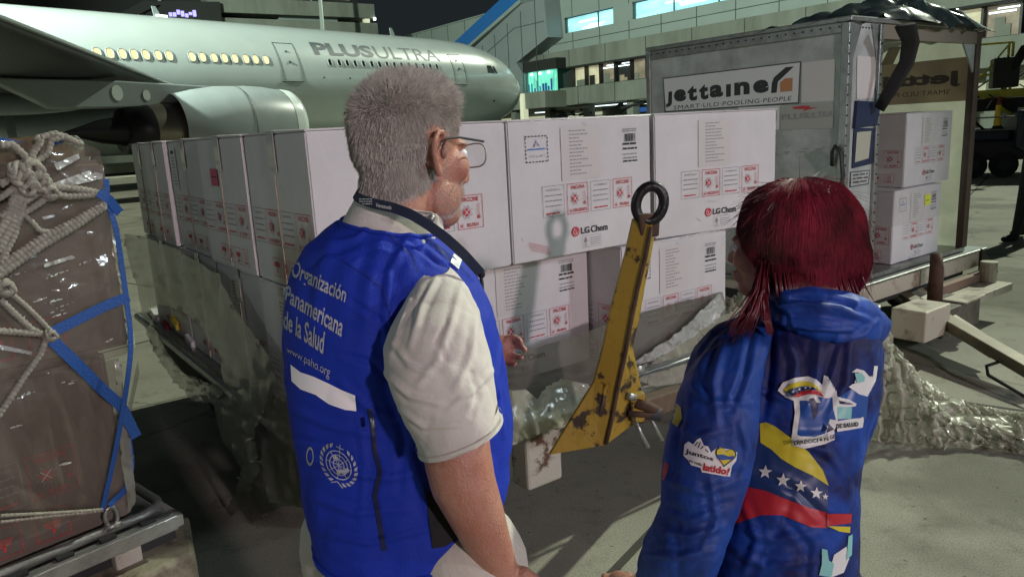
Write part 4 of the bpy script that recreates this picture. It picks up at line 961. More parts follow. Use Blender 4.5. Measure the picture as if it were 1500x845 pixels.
def bundle(t0, t1_, z0, z1, seed, nm, labm):
    G = []
    nn = 48
    for i in range(26):
        v = i/25; z = z0+(z1-z0)*min(1, v*1.12); sh = 0 if v < .89 else (v-.89)*2.6
        ring = []
        for k in range(nn):
            a = 2*math.pi*k/nn; co, si = math.cos(a), math.sin(a); ex = 5
            x = (t0+t1_)/2+(t1_-t0)/2*(1-sh)*math.copysign(abs(co)**(2/ex), co); y = .36+.34*(1-sh)*math.copysign(abs(si)**(2/ex), si)
            ring.append(LB(x, y, z))
        G.append(ring)
    G = displace(np.array(G), .016, 6, seed)
    q = MB().grid(G, closed_u=True); q.add([G[-1][k] for k in range(nn)], [tuple(range(nn))]); return q
bundle(t1-.55, t1, zb, zt, 3, 0, 0).build('bundle_body', film_mat('brown_wrapped_goods', (.15, .11, .06), 1, rough=.16, bump=.9, bs=9, coat=1), rb, smooth=True)
rb2 = thing('wrapped_bundle', 'brown wrapped bundle at the top left corner, behind the knotted ropes', 'bundle', LP(0, 300))
bundle(t1-1.5, t1-.56, zb, zt-.01, 8, 0, 0).build('bundle_body', bpy.data.materials['brown_wrapped_goods'], rb2, smooth=True)
# cling wrap around the load
rw = thing('load_wrap', 'glossy brownish cling wrap stretched over the netted load', 'plastic sheet', LP(80, 500))
sfw = lambda off: (lambda x, y: LP(x, y, off))
film('wrap_front', [(-40, 200), (0, 207), (60, 203), (120, 208), (148, 222), (156, 262), (160, 300), (170, 350), (182, 420), (195, 508), (186, 520), (150, 528), (90, 545), (20, 556), (-40, 566)], sfw(.045), rw, M['film_wrap'], 7, amp=.010, s=5, seed=41, ax=(.8, .8, 2.6))
film('wrap_front', [(-40, 568), (60, 552), (150, 530), (176, 525), (180, 600), (186, 690), (188, 735), (120, 760), (40, 790), (-40, 815)], sfw(.005), rw, M['film_wrap'], 7, amp=.012, s=4, seed=47, ax=(2.2, 2.2, .5))
film('wrap_edge', [(158, 270), (168, 300), (178, 380), (190, 450), (199, 506), (190, 520), (181, 450), (168, 370)], sfw(.052), rw, M['film_clear'], 4, amp=.008, s=12, seed=44)
film('wrap_edge', [(168, 528), (178, 530), (186, 600), (196, 680), (200, 735), (190, 750), (180, 690), (172, 600)], sfw(.02), rw, M['film_dark'], 4, amp=.008, s=12, seed=45)
_rc = random.Random(12); _cr = []
for k in range(26):
    x = _rc.uniform(5, 165); y = _rc.uniform(300, 700); l = _rc.uniform(14, 46); w_ = _rc.uniform(1.2, 3.0); sl = -_rc.uniform(.2, .5); _cr.append([(x, y), (x+l*.5, y+sl*l*.5-w_), (x+l, y+sl*l), (x+l*.5, y+sl*l*.5+w_*.4)])
for k, pl in enumerate(_cr[:22]+[[(80, 240), (115, 225), (118, 232), (84, 250)], [(75, 270), (130, 250), (152, 255), (150, 262), (80, 278)], [(62, 388), (105, 374), (112, 378), (66, 392)], [(0, 505), (48, 515), (46, 520), (0, 512)], [(62, 318), (80, 314), (82, 318), (64, 322)]]):
    film('wrap_glint', pl, sfw(.062 if max(p[1] for p in pl) < 540 else .03), rw, bpy.data.materials['bright_fold_and_glint'], 3, amp=.004, s=30, seed=50+k)  # pale slivers put in as painted glints along the wrap
# rope net
rn = thing('cargo_net', 'knotted white rope cargo net over the wrapped load at the left', 'cargo net', LP(60, 300))
def rope(pts, r=.011, off=.075, name='rope', m=None):
    # smooth path through points
    p = np.array([LP(x, y, off+(.0 if len(e) < 1 else e[0])) for x, y, *e in pts]); t = np.linspace(0, len(p)-1, max(30, int(18*len(p))*3))
    q = np.stack([np.interp(t, np.arange(len(p)), p[:, k]) for k in range(3)], 1)
    for _ in range(25): q[1:-1] = (q[:-2]+2*q[1:-1]+q[2:])/4
    d = np.concatenate([[0], np.cumsum(np.linalg.norm(np.diff(q, axis=0), axis=1))]); n = max(8, int(d[-1]/.0032)); s_ = np.linspace(0, d[-1], n)
    q = np.stack([np.interp(s_, d, q[:, k]) for k in range(3)], 1); rr = r*(1+.16*np.sin(s_/.0105*2*math.pi))
    mb = MB(); mb.tube(q, list(rr), 8); return mb.build(name, m or M['rope'], rn, smooth=True)
ropes = [([(-40, 430), (0, 392), (60, 350), (110, 325), (153, 298)], .013), ([(-40, 440), (0, 402), (60, 360), (112, 330), (153, 302)], .013), ([(0, 272), (35, 250), (70, 225), (75, 205), (95, 200), (120, 212)], .010),
         ([(0, 213), (18, 212), (34, 226), (42, 240), (46, 262)], .011), ([(52, 200), (60, 208), (48, 225), (44, 245)], .011), ([(60, 202), (80, 196), (92, 200), (112, 208)], .010),
         ([(0, 268), (18, 262), (30, 258), (40, 264), (58, 268)], .010), ([(60, 270), (90, 275), (120, 278), (150, 284)], .011), ([(64, 280), (100, 288), (130, 286), (150, 284)], .011),
         ([(0, 318), (30, 300), (58, 282), (72, 272)], .010), ([(0, 335), (25, 318), (55, 300), (74, 285)], .010), ([(-20, 300), (0, 290), (20, 276), (30, 262)], .010), ([(-10, 350), (10, 322), (22, 290), (30, 262)], .014), ([(-5, 368), (14, 335), (26, 300), (36, 268)], .014),
         ([(0, 385), (20, 345), (32, 310), (38, 275)], .011), ([(28, 310), (44, 322), (58, 338), (80, 341)], .008), ([(0, 352), (8, 370), (10, 382)], .008), ([(26, 248), (40, 262), (56, 268)], .013), ([(18, 250), (26, 275), (42, 285)], .010),
         ([(0, 425), (10, 425), (40, 450), (60, 470), (78, 490)], .008), ([(0, 438), (20, 458), (46, 482), (70, 492)], .010), ([(-20, 484), (0, 485), (40, 487), (76, 490)], .011), ([(70, 492), (58, 520), (36, 550), (0, 605), (-10, 618)], .010),
         ([(0, 755), (60, 752), (110, 749), (150, 746)], .006), ([(0, 764), (60, 757), (110, 752), (150, 747)], .006)]
for p, w in ropes: rope(p, w*.78, off=.02 if p[-1][1] > 700 else .075)
for x, y, w in [(46, 248, .03), (28, 252, .028), (60, 268, .026), (74, 282, .022), (40, 278, .022), (8, 422, .024), (74, 491, .018), (56, 262, .024), (34, 262, .03)]:
    q = MB(); c = LP(x, y, .085)
    for k in range(3):
        an = k*1.1+x; ax = LR*math.cos(an)+np.array([0, 0, math.sin(an)]); bx = LR*-math.sin(an)+np.array([0, 0, math.cos(an)])
        q.tube([c+ax*w*.45*math.cos(a)+bx*w*.72*math.sin(a)-LL*.010*math.cos(2*a+k) for a in np.linspace(0, 6.283, 17)[:-1]], w*.26, 8, closed=True)
    q.build('knot', M['rope'], rn, smooth=True)
# blue straps
def webbing(lab, segs, w=.019, m='strap'):
    rs = None
    mb = MB(); allp = np.array([LP(x, y, o) for x, y, o in segs]); w = w*.8
    if len(allp) > 2:
        tt = np.linspace(0, len(allp)-1, 60); allp = np.stack([np.interp(tt, np.arange(len(allp)), allp[:, k]) for k in range(3)], 1)
        for _ in range(10): allp[1:-1] = (allp[:-2]+2*allp[1:-1]+allp[2:])/4
    for a, b in zip(allp[:-1], allp[1:]):
        t = (b-a)/np.linalg.norm(b-a); n = np.cross(t, LL); n /= np.linalg.norm(n); N_ = max(2, int(np.linalg.norm(b-a)/.03)); fr = []
        L_ = []
        for k in range(N_+1):
            p = a+(b-a)*k/N_; L_ += [p+n*w, p-n*w, p-n*w+LL*.002, p+n*w+LL*.002]
        fs_ = []
        for k in range(N_):
            for e in range(4): fs_.append((k*4+e, k*4+(e+1) % 4, k*4+4+(e+1) % 4, k*4+4+e))
        mb.add(L_, fs_+[(0, 1, 2, 3), (N_*4+3, N_*4+2, N_*4+1, N_*4)])
    o = mb.build('strap', M[m]); tag(o, lab, 'strap', 'blue straps on the netted load'); return o
webbing('blue strap running down the right edge of the netted load to the pallet rail', [(156, 262, .07), (158, 300, .07), (170, 330, .075), (176, 370, .07), (186, 440, .07), (194, 505, .075), (184, 580, .06), (170, 660, .04), (150, 747, .02)], .008)
webbing('blue strap crossing the middle carton diagonally up to the right edge', [(76, 487, .08), (110, 470, .08), (150, 450, .08), (189, 434, .08)], .016)
webbing('dark blue strap falling diagonally from the rope knot past the load corner', [(70, 492, .08), (110, 530, .075), (150, 570, .05), (178, 594, .04), (200, 640, .03)], .017)
webbing('short blue strap looped at the upper right corner of the load', [(144, 282, .085), (160, 292, .085), (176, 312, .07)], .014)
webbing('blue strap lying over the top left of the netted load', [(-20, 206, .03), (10, 209, .03), (44, 216, .03)], .012)
webbing('small blue strap end under the rope on top of the bundle', [(74, 209, .05), (92, 203, .05)], .011)
webbing('blue strap looped low behind the load corner', [(188, 640, .0), (193, 680, .0), (186, 715, .01), (160, 740, .02)], .010)
q = MB()
for (x, y) in [(163, 756), (226, 690)]:
    c = LP(x, y, .0) if x < 200 else LB(-.0, .35, zL+.03)
    q = MB(); q.tube([c+LR*.016*math.cos(a)+np.array([0, 0, .028*math.sin(a)]) for a in np.linspace(0, 6.283, 13)[:-1]], .006, 8, closed=True); q.box(-.02, .02, -.01, .01, -.035, -.02, lambda a, b, c_, c=c: c+LR*a+LL*b+np.array([0, 0, c_]))
    tag(q.build('strap_hook', M['alu'], None, smooth=True), 'steel strap hook on the pallet rail below the %s' % ('blue strap end' if x < 200 else 'pale hanging strip'), 'hook')
q = MB(); q.grid(np.array([[LB(-.01+.0*k, .05+.30*k/10, zL+.42-.4*k/10)+LL*.0+np.array([0, 0, w_]) for w_ in (.0, .035)] for k in range(11)])); q = q.build('tie_strip', M['film_clear']); tag(q, 'pale tie strip hanging behind the load corner to the rail hook', 'strip')
c = PZ(0, 0, 5)
r = thing('warning_light', 'tiny orange warning light glowing far behind the bundle', 'lamp', P(131, 216, 30)); q = MB(); q.ell(P(131, 210, 30), .06); q.build('lens', mat('orange_lamp', (1, .3, .05), .5, emit=(1, .32, .05), estr=4), r)
q = MB(); q.ell(P(131, 212, 30), (.3, .1, .04)); q.build('base', M['dark_metal'], r); q = MB(); b = P(131, 212, 30); q.tube([(b[0], b[1], 0), b], .03, 6); q.build('post', M['dark_metal'], r)

# ================================================================== open air-freight container on its dolly
KY = R_(36.5); KO = P(1244, 29, 4.45); KT = KO[2]; KO = KO.copy(); KO[2] = 0; KR = np.array([math.cos(KY), math.sin(KY), 0]); KL = np.array([-math.sin(KY), math.cos(KY), 0]); KD = .50
def KB(t, s, z): return KO+KR*t+KL*s+np.array([0, 0, z])
def kb(*a): return MB().box(*a, KB)
r = thing('freight_container', 'scuffed aluminium freight container with large white lettered sign, one side open', 'container', KB(0, 0, KD), KY)
LW = 1.60; RW = 1.80
kb(0.0, .012, .02, LW, KD+.03, KT-.01).build('left_panel', M['ald'], r)
M['backp'] = thin_mat('translucent_panel', (.64, .66, .54), .45)
kb(.01, RW, LW-.02, LW, KD+.03, KT-.01).build('back_panel', M['backp'], r)
kb(-.01, RW+.03, -.02, LW+.02, KT-.008, KT+.022).build('roof', M['alu'], r, bevel=.006)
kb(0, RW, 0, LW, KD, KD+.03).build('floor_sheet', M['alu'], r)
kb(.015, .36, -.0, .014, KD+.03, KT-.012).build('door_panel', M['ald'], r)
for t0, t1, s0, s1, nm in ((-.02, .035, -.016, .035, 'corner_post'), (-.018, .03, LW-.03, LW+.01, 'corner_post'), (.335, .375, -.02, .03, 'door_post'), (RW-.07, RW+.01, -.012, .04, 'corner_post'), (RW-.05, RW+.01, LW-.04, LW+.01, 'corner_post')):
    kb(t0, t1, s0, s1, KD+.031, KT-.014).build(nm, M['alu'] if t1 < 1.5 else mat('brown_post', (.11, .07, .055), .6, var=.4, vscale=10), r, bevel=.004)
kb(-.016, .0, .036, LW-.031, KT-.07, KT-.012).build('top_rail', M['alu'], r, bevel=.003)
kb(-.016, .0, .036, LW-.031, KD+.0, KD+.07).build('bottom_rail', M['alu'], r, bevel=.003)
kb(.376, RW-.071, -.010, .02, KT-.10, KT-.014).build('lintel', mat('lintel_strip', (.20, .17, .13), .6), r)
MB().prism([KB(RW-.07, .0, KT-.10), KB(RW-.07, .0, KT-.30), KB(RW-.26, .0, KT-.10)], KL*.012).build('gusset', M['ald'], r)
mb = MB()
for k in range(26): mb.ell(KB(-.021, .05+k*.06, KT-.035), .006, n=6); mb.ell(KB(-.018, -.02+.0*k, KD+.06+k*.06), .006, n=6)
for k in range(9): mb.ell(KB(.05+k*.035, -.003, KT-.04), .006, n=6)
for k in range(24): mb.ell(KB(.355, -.023, KD+.08+k*.062), .006, n=6)
mb.build('rivets', M['dark_metal'], r, smooth=True)
for pts in ([KB(.04, -.003, KT-.015), KB(.14, -.003, KT-.015), KB(.04, -.003, KT-.24)], [KB(.33, -.003, KT-.015), KB(.25, -.003, KT-.015), KB(.33, -.003, KT-.24)]):
    MB().prism(pts, -KL*.004).build('gusset', M['alu'], r)
# sign on the left panel: measured from the photograph
def kpl(x, y): q = pplane(x, y, KB(-.001, 0, 0), KR); return (q-KO)@KL, q[2]
def ksign(px, m, nm, lay, parent=r): 
    pts = [kpl(*p) for p in px]; return MB().prism([KB(-lay, s_, z) for s_, z in pts], -KR*.003).build(nm, m, parent)
SP = [(973, 116), (1172, 92), (1169, 150), (976, 163)]
ksign([(971.5, 114.5), (1173.5, 90), (1170.5, 152), (974, 165)], M['seam'], 'sign_border', .0005)
sg = ksign(SP, M['white'], 'sign_board', .004)
art = Art()
def ktext(art, s, q, ink='ink', bold=0, space=1.0): art.text(ink, s, 0, 0, 1, 1, bold, space, q=q)
# lettering: heavy lower-case with rising last stroke
def Q(x0, y0, x1, y1, h0, h1): return [(x0, y0), (x1, y1), (x1, y1+h1), (x0, y0+h0)]
ktext(art, 'ȷ', [(978, 135), (985.5, 134), (985, 156), (976.5, 157.5)], bold=.055)
for ch, x0, x1, dy, dh in [('e', 988, 1006, 132, 18), ('t', 1008, 1022, 126.5, 22.5), ('t', 1025, 1038.5, 124.5, 22.5), ('a', 1040.5, 1060, 125.5, 18.5), ('ı', 1064.5, 1071.5, 124.2, 18.3), ('n', 1076.5, 1099, 121.5, 19), ('e', 1104, 1127, 118.5, 19.5)]:
    sl = -.115*(x1-x0); ktext(art, ch, [(x0, dy), (x1, dy+sl), (x1, dy+sl+dh), (x0, dy+dh)], bold=.05)
art.poly('ink', [(1130.5, 136.8), (1138.5, 136), (1140.5, 120), (1164, 97.8), (1152, 98.8), (1134.5, 114), (1131.5, 122)])
M['orange'] = mat('faded_orange_print', (.50, .22, .10), .6)
art.poly('orange', [(1143.5, 121.5), (1150.5, 115.5), (1162, 114.3), (1161.5, 133.5), (1144, 135)])
ktext(art, 'SMART·ULD·POOLING·PEOPLE', [(988, 155), (1160.5, 140.8), (1159.5, 147.4), (987.5, 161)], bold=-.004, space=1.1)
def place_left(art, parent, lay0=.008):
    for i, (ink, (v, f)) in enumerate(art.d.items()):
        mb = MB(); mb.add([KB(-lay0-i*.0008, *kpl(x, y)) for x, y in v], f); mb.build('lettering', M[ink], parent, recalc=False)
place_left(art, sg)
ksign([(1175, 92), (1224, 87), (1222, 148), (1174, 151)], M['pouch'], 'blank_sticker', .0005)
s2 = ksign([(1082, 157.5), (1142, 155), (1141, 190), (1082, 192)], M['white'], 'code_plate', .001)
art = Art(); ktext(art, 'U', [(1122, 164), (1138, 163), (1137.5, 184.5), (1122, 185.5)], bold=.03); ktext(art, 'PLU', [(1088, 166), (1118, 164.5), (1118, 185), (1088, 187)], bold=.03)
place_left(art, s2, .006)
s2 = ksign([(1144, 155), (1222, 151), (1221, 188), (1144, 190)], mat('faded_sticker', (.40, .40, .37), .6), 'airline_sticker', .001)
art = Art(); art.poly('red_ink', [(1161, 157), (1176, 155.2), (1188, 155.5), (1186, 158), (1200, 157.5), (1184, 161), (1176, 164), (1180, 160), (1164, 160)])
ktext(art, 'PLUS', [(1146, 168), (1184, 165), (1184, 173), (1146, 176)], 'grey_ink', .01); ktext(art, 'ULTRA', [(1184, 165), (1221, 162.5), (1221, 171), (1184, 174)], 'grey_ink', -.01)
place_left(art, s2, .006)
art = Art(); rnd = random.Random(8)
for k in range(14): x = 1118+rnd.uniform(0, 90); y = 218+rnd.uniform(-3, 12)-(x-1118)*.06; art.line('grey_ink', [(x, y), (x+rnd.uniform(4, 14), y-rnd.uniform(0, 2))], 1.2)
place_left(art, r, .004)
# door panel fittings: blue label pocket, plate, scribbled note, handle strap
def kf(x, y): q = pplane(x, y, KB(0, -.001, 0), KL); return (q-KO)@KR, q[2]
def kfp(px, m, nm, lay=.002, th=.004): return MB().prism([KB(kf(*p)[0], -lay, kf(*p)[1]) for p in px], -KL*th).build(nm, m, r)
kfp([(1255, 82), (1281, 84), (1279, 144), (1254, 146)], M['pouch'], 'blank_sticker')
M['navybox'] = mat('navy_plastic', (.015, .025, .07), .5)
kfp([(1252, 148), (1286, 150), (1280, 184), (1248, 188)], M['navybox'], 'latch_plate', .002, .02)
kfp([(1250, 188), (1280, 188), (1276, 240), (1247, 247)], M['navybox'], 'pocket_frame', .002, .006)
kfp([(1253, 194), (1274, 192), (1270, 232), (1250, 238)], mat('clear_pocket', (.45, .45, .36), .3), 'label_pocket', .010, .002)
kfp([(1245, 252), (1274, 249), (1272, 270), (1244, 275)], M['seam'], 'note_frame', .002, .002); kfp([(1246, 253.5), (1272.5, 250.5), (1270.5, 268.5), (1245.5, 273)], M['ald'], 'note', .0045, .001)
art = Art(); 
for k in range(3): art.words('ink', 1248, 1270, 256+5.2*k, 2, random.Random(k))
mb = MB(); v, f = art.d['ink']; mb.add([KB(kf(x, y-(x-1248)*.12)[0], -.007, kf(x, y-(x-1248)*.12)[1]) for x, y in v], f); mb.build('handwriting', M['ink'], r, recalc=False)
q = MB(); q.tube([KB(-.03, .06, 1.28), KB(-.05, .05, 1.36), KB(-.06, .03, 1.40), KB(-.05, -.01, 1.36), KB(-.04, -.02, 1.22), KB(-.035, .0, 1.06)], .018, 8, flat=.5); q.build('pull_strap', M['dark_metal'], r, smooth=True)
# right panel, its inner face showing the outside sign through it in reverse
MB().add([KB(RW-.006, .04, KD+.03), KB(RW-.006, LW-.02, KD+.03), KB(RW-.006, LW-.02, KT-.012), KB(RW-.006, .04, KT-.012)], [(0, 1, 2, 3)]).build('right_panel', M['backp'], r)
def krt(x, y): q = pplane(x, y, KB(RW-.013, 0, 0), KR); return (q-KO)@KL, q[2]
M['brownsign'] = thin_mat('show_through_sign', (.44, .33, .24), .45); M['fadeink'] = thin_mat('show_through_ink', (.12, .08, .06))
z0 = krt(1412, 148)[1]; z1 = krt(1412, 84)[1]; zt0 = krt(1407, 127)[1]; zt1 = krt(1407, 103)[1]; zs0 = krt(1392, 138)[1]; zs1 = krt(1392, 131)[1]; sj = krt(1409, 115)[0]
a = Art(); a.rect('brownsign', .045, z0, 1.35, z1); a.text('fadeink', 'jettainer', sj, zt0, sj+1.02, zt1, bold=.045); a.text('fadeink', 'SMART·ULD·POOLING·PEOPLE', sj+.08, zs0, sj+1.0, zs1)
a.poly('brownsign2', [(.62, z1), (.72, z1), (.66, KT-.05), (.56, KT-.05)]); M['brownsign2'] = thin_mat('panel_rib_sheet', (.22, .17, .12))
a.place(lambda x, y, i: KB(RW-.0145-.0012*i, x, y), r, {'brownsign': 'sign_shadow', 'fadeink': 'reversed_lettering', 'brownsign2': 'panel_rib'})
# clear curtain
M['curtain'] = mat('clear_curtain', (.2, .2, .17), .05, alpha=.05, spec=.8)
MB().box(.38, RW-.08, .004, .007, KD+.32, KT-.1, KB).build('clear_curtain', M['curtain'], r)
# tarpaulin rolled up over the roof with a hanging strap
rt = thing('tarpaulin', 'black glossy tarpaulin bundled on the container roof with one long hanging strap', 'tarpaulin', KB(1, 0, KT+.03))
G = []
for i in range(120):
    t = -.02+i/119*(RW+.14); ring = []
    hgt = np.interp(t, [-.02, .25, .5, .9, 1.25, 1.6, 2.0, 2.16], [.02, .06, .16, .22, .17, .12, .05, .02]); fwd = np.interp(t, [0, .4, .8, 1.5, 2.1], [.03, .03, .16, .10, .05]); drop = np.interp(t, [0, .36, .42, .8, 1.3, 1.9, 2.15], [.0, .0, .05, .13, .09, .07, .05])
    for k in range(60):
        w = k/59; s_ = -fwd+w*1.2; z = KT+.026+hgt*math.sin(math.pi*min(1, w*1.15+.12))**.7
        if w < .12: z -= drop*(1-w/.12)
        ring.append(KB(t, s_, z))
    G.append(ring)
G = displace(np.array(G), .06, 2.6, 61, closed=False); G = displace(G, .014, 7, 66, closed=False)
MB().grid(G).build('tarpaulin_sheet', M['tarp'], rt, smooth=True)
def kfo(x, y, o): q = pplane(x, y, KB(0, -o, 0), KL); return q
pth = [(1326, 38, .20), (1334, 62, .20), (1328, 92, .18), (1312, 120, .14), (1298, 142, .10), (1288, 160, .06)]
pp = [kfo(*p) for p in pth]
q = MB(); q.tube(pp, [.065, .055, .048, .046, .042, .036], 12, flat=.4); q.build('hanging_strap', M['rubber'], rt, smooth=True)
# cartons standing inside
def kcarton(lab, px, z0, s_, fk):
    q = pplane(px[0], px[1], KB(0, s_, 0), KL); t = (q-KO)@KR
    return make_carton('vaccine_carton', lab, KB(t, s_, z0), KY, fk, 0, 'white cartons inside the freight container', True, True, sx=.965, seed=int(px[0]))
kcarton('white carton with bright yellow sticker, lower of the two inside the open container', (1308, 330), KD+.034, .06, 3)
kcarton('plain white carton, upper of the two inside the open container', (1326, 220), KD+.034+CH+.004, .10, 2)
# container dolly with step, latch and drawbar
r = thing('container_dolly', 'pale worn steel dolly with step and latch carrying the freight container', 'dolly', KB(1, .8, 0), KY)
M['cream'] = mat('worn_cream_paint', (.46, .42, .33), .6, col2=(.20, .15, .11), vscale=6, thr=(.35, .48), bump=.2)
kb(-.05, RW+.26, -.06, LW, KD-.022, KD-.004).build('deck', M['alu'], r, bevel=.004)
kb(-.04, RW+.20, -.05, -.0, KD-.14, KD-.026).build('front_beam', M['cream'], r, bevel=.006)
kb(-.04, RW+.05, .02, LW-.02, KD-.2, KD-.1).build('chassis', M['dark_metal'], r)
kb(-.02, .0, .02, LW-.02, KD-.14, KD-.026).build('side_beam', M['cream'], r, bevel=.006)
kb(1.2, 1.95, -.30, -.05, .20, .26).build('step', M['cream'], r, bevel=.006)
MB().prism([KB(1.95, -.05, .26), KB(1.95, -.05, .50), KB(2.3, -.05, .26)], -KL*.02).build('step_bracket', M['dark_metal'], r)
kb(1.15, 1.98, -.12, -.055, .27, .33).build('rub_rail', mat('rust_pink_steel', (.25, .16, .12), .7), r)
q = MB(); q.tube([KB(1.88, -.15, .26), KB(1.88, -.15, .42)], .06, 14); q.build('roller', M['cream'], r, bevel=.006)
q = MB(); q.tube([KB(.98, -.16, .26), KB(.98, -.16, .50), KB(1.0, -.14, .60)], [.05, .045, .038], 12); q.build('latch_handle', M['rusty'], r, smooth=True)
kb(.70, 1.28, -.34, -.08, .08, .27).build('latch_box', mat('dirty_olive_steel', (.13, .12, .09), .7, var=.5, vscale=12), r, bevel=.008)
q = MB(); q.ell(KB(.95, -.36, .12), .045); q.build('bolt', M['cream'], r)
kb(1.0, 1.3, -.36, -.2, .275, .285).build('latch_plate', M['cream'], r)
for t, s in product((.3, 1.7), (.4, 1.3)): q = MB(); q.tube([KB(t-.05, s, .15), KB(t+.05, s, .15)], .15, 20); q.build('wheel', M['rubber'], r)
# drawbar
d0 = PZ(1312, 428, .30); d1 = PZ(1520, 548, .12)
q = MB(); dd = (d1-d0)/np.linalg.norm(d1-d0); nn_ = np.cross(dd, [0, 0, 1]); nn_ /= np.linalg.norm(nn_)
def DB(a, b, c): return d0+dd*a+nn_*b+np.array([0, 0, c])
Ld = np.linalg.norm(d1-d0)
rd = thing('drawbar', 'long steel drawbar with a small handle slanting down to the ground at right', 'drawbar', d0)
MB().box(0, Ld, -.05, .05, -.035, .035, DB).build('bar', M['rusty'] if 0 else mat('worn_bar', (.24, .21, .15), .5, var=.5, vscale=6, metal=.3), rd, bevel=.006)
MB().box(-.10, Ld*.62, -.22, -.19, -.05, -.03, lambda a, b, c: DB(a, b+.12*a/Ld, c)).build('brace', M['cream'], rd)
MB().prism([DB(-.12, -.30, 0), DB(.0, .06, .02), DB(1.0, .0, -.05), DB(.9, -.06, -.05)], (0, 0, -.02)).build('gusset_plate', M['cream'], rd)
q = MB(); hp = [DB(1.15, .06, -.02), DB(1.13, .12, -.05), DB(1.2, .16, -.07), DB(1.5, .16, -.06), DB(1.58, .12, -.03), DB(1.58, .06, -.01)]; q.tube(hp, .010, 8); q.build('handle', M['dark_metal'], rd, smooth=True)
b0 = PZ(1275, 445, .28)
kb(.28, .62, -.42, -.20, .16, .36).build('end_block', M['cream'], r, bevel=.01)

# ================================================================== ground service equipment at the right edge
ES = PZ(1450, 262, 0)
ev = np.array([.9, -.43, 0]); en = np.array([.43, .9, 0])
def E_(a, b, z): return ES+ev*a+en*b+np.array([0, 0, z])
r = thing('baggage_loader', 'dark ground loader vehicle with yellow railings at the right edge behind the container', 'vehicle', E_(0, 0, 0))
M['dkblue'] = mat('dark_blue_panel', (.012, .02, .045), .5); M['yrail'] = mat('yellow_green_rail', (.62, .58, .07), .5, var=.3)
def eb(*a): return MB().box(*a, E_)
eb(-1.1, 3.5, .3, 2.2, .38, .80).build('chassis', M['dark_metal'], r, bevel=.04)
eb(.42, 3.5, .0, 2.2, .62, 1.45).build('cab', M['dkblue'], r, bevel=.06)
eb(.42, 3.5, .0, .06, 1.46, 1.50).build('cab_rail', M['alu'], r)
eb(-1.2, .38, .35, 2.2, .80, 1.05).build('bonnet', M['dkblue'], r, bevel=.05)
eb(-1.6, 1.9, .9, 2.4, 1.74, 1.92).build('platform', M['yrail'], r)
eb(-1.6, 1.9, 1.0, 2.4, 1.45, 1.73).build('underframe', M['dark_metal'], r)
for a_ in (-.75, -.42, .28, .36, 1.2):
    q = MB(); q.tube([E_(a_, .9, 1.92), E_(a_, .9, 2.92)], .028, 8); q.build('railing_post', M['yrail'], r)
for z in (2.25, 2.92): q = MB(); q.tube([E_(-.75, .9, z), E_(.36, .9, z)], .026, 8); q.build('railing', M['yrail'], r)
q = MB(); q.tube([E_(-.40, .88, 1.95), E_(.26, .88, 2.85)], .02, 8); q.build('brace', M['yrail'], r)
q = MB(); q.tube([E_(.35, .8, 2.3), E_(.55, .7, 2.75), E_(.85, .6, 2.85), E_(1.2, .6, 2.6)], .10, 10); q.build('boom', M['rubber'], r, smooth=True)
eb(.0, .5, .7, 1.4, 1.95, 2.6).build('drive_unit', M['dark_metal'], r, bevel=.03)
for z in (1.05, 1.32): q = MB(); q.tube([E_(-1.1, .1, z), E_(.42, .1, z)], .016, 8); q.build('guard_rail', M['alu'], r)
for i in range(14): q = MB(); rr = random.Random(i); a_ = rr.uniform(-.9, .9); z = rr.uniform(1.1, 2.2); q.tube([E_(a_, .85, z), E_(a_+rr.uniform(.1, .5), .85, z+rr.uniform(-.4, .4))], rr.uniform(.015, .04), 7); q.build('hose', [M['rubber'], M['alu'], M['yrail'], M['rusty']][i % 4], r)
for a_, b_ in ((-.32, .15), (.28, .25), (2.6, .15)):
    q = MB(); q.tube([E_(a_, b_, .28), E_(a_, b_+.22, .28)], .28, 24); w = q.build('wheel', M['rubber'], r, bevel=.03)
    q = MB(); q.tube([E_(a_, b_-.01, .28), E_(a_, b_+.02, .28)], .12, 16); q.build('rim', M['dark_metal'], w)
cb = E_(.12, .45, 1.055)
r = thing('traffic_cone', 'dark traffic cone with a bright yellow band standing on the loader bonnet', 'traffic cone', cb)
def CB(rz): return [(rz[0]*math.cos(a), rz[0]*math.sin(a), rz[1]) for a in np.linspace(0, 6.283, 17)[:-1]]
q = MB(); q.grid(np.array([CB((.14, .0)), CB((.11, .03)), CB((.085, .08))])+cb, closed_u=True); q.build('cone_base', M['rubber'], r, smooth=True)
q = MB(); q.grid(np.array([CB((.084, .08)), CB((.055, .52))])+cb, closed_u=True); q.build('reflective_band', mat('yellow_band', (.9, .6, .04), .4), r, smooth=True)
q = MB(); q.grid(np.array([CB((.054, .52)), CB((.02, .72))])+cb, closed_u=True); q.build('cone_tip', mat('dim_orange', (.25, .05, .02), .6), r, smooth=True)
# ================================================================== the man in the blue vest
MD = 1.20
base = P(596, 700, MD); base[2] = 0
man = thing('person', 'grey-haired man with glasses, blue vest and white short-sleeved shirt, back to the camera', 'person', base)
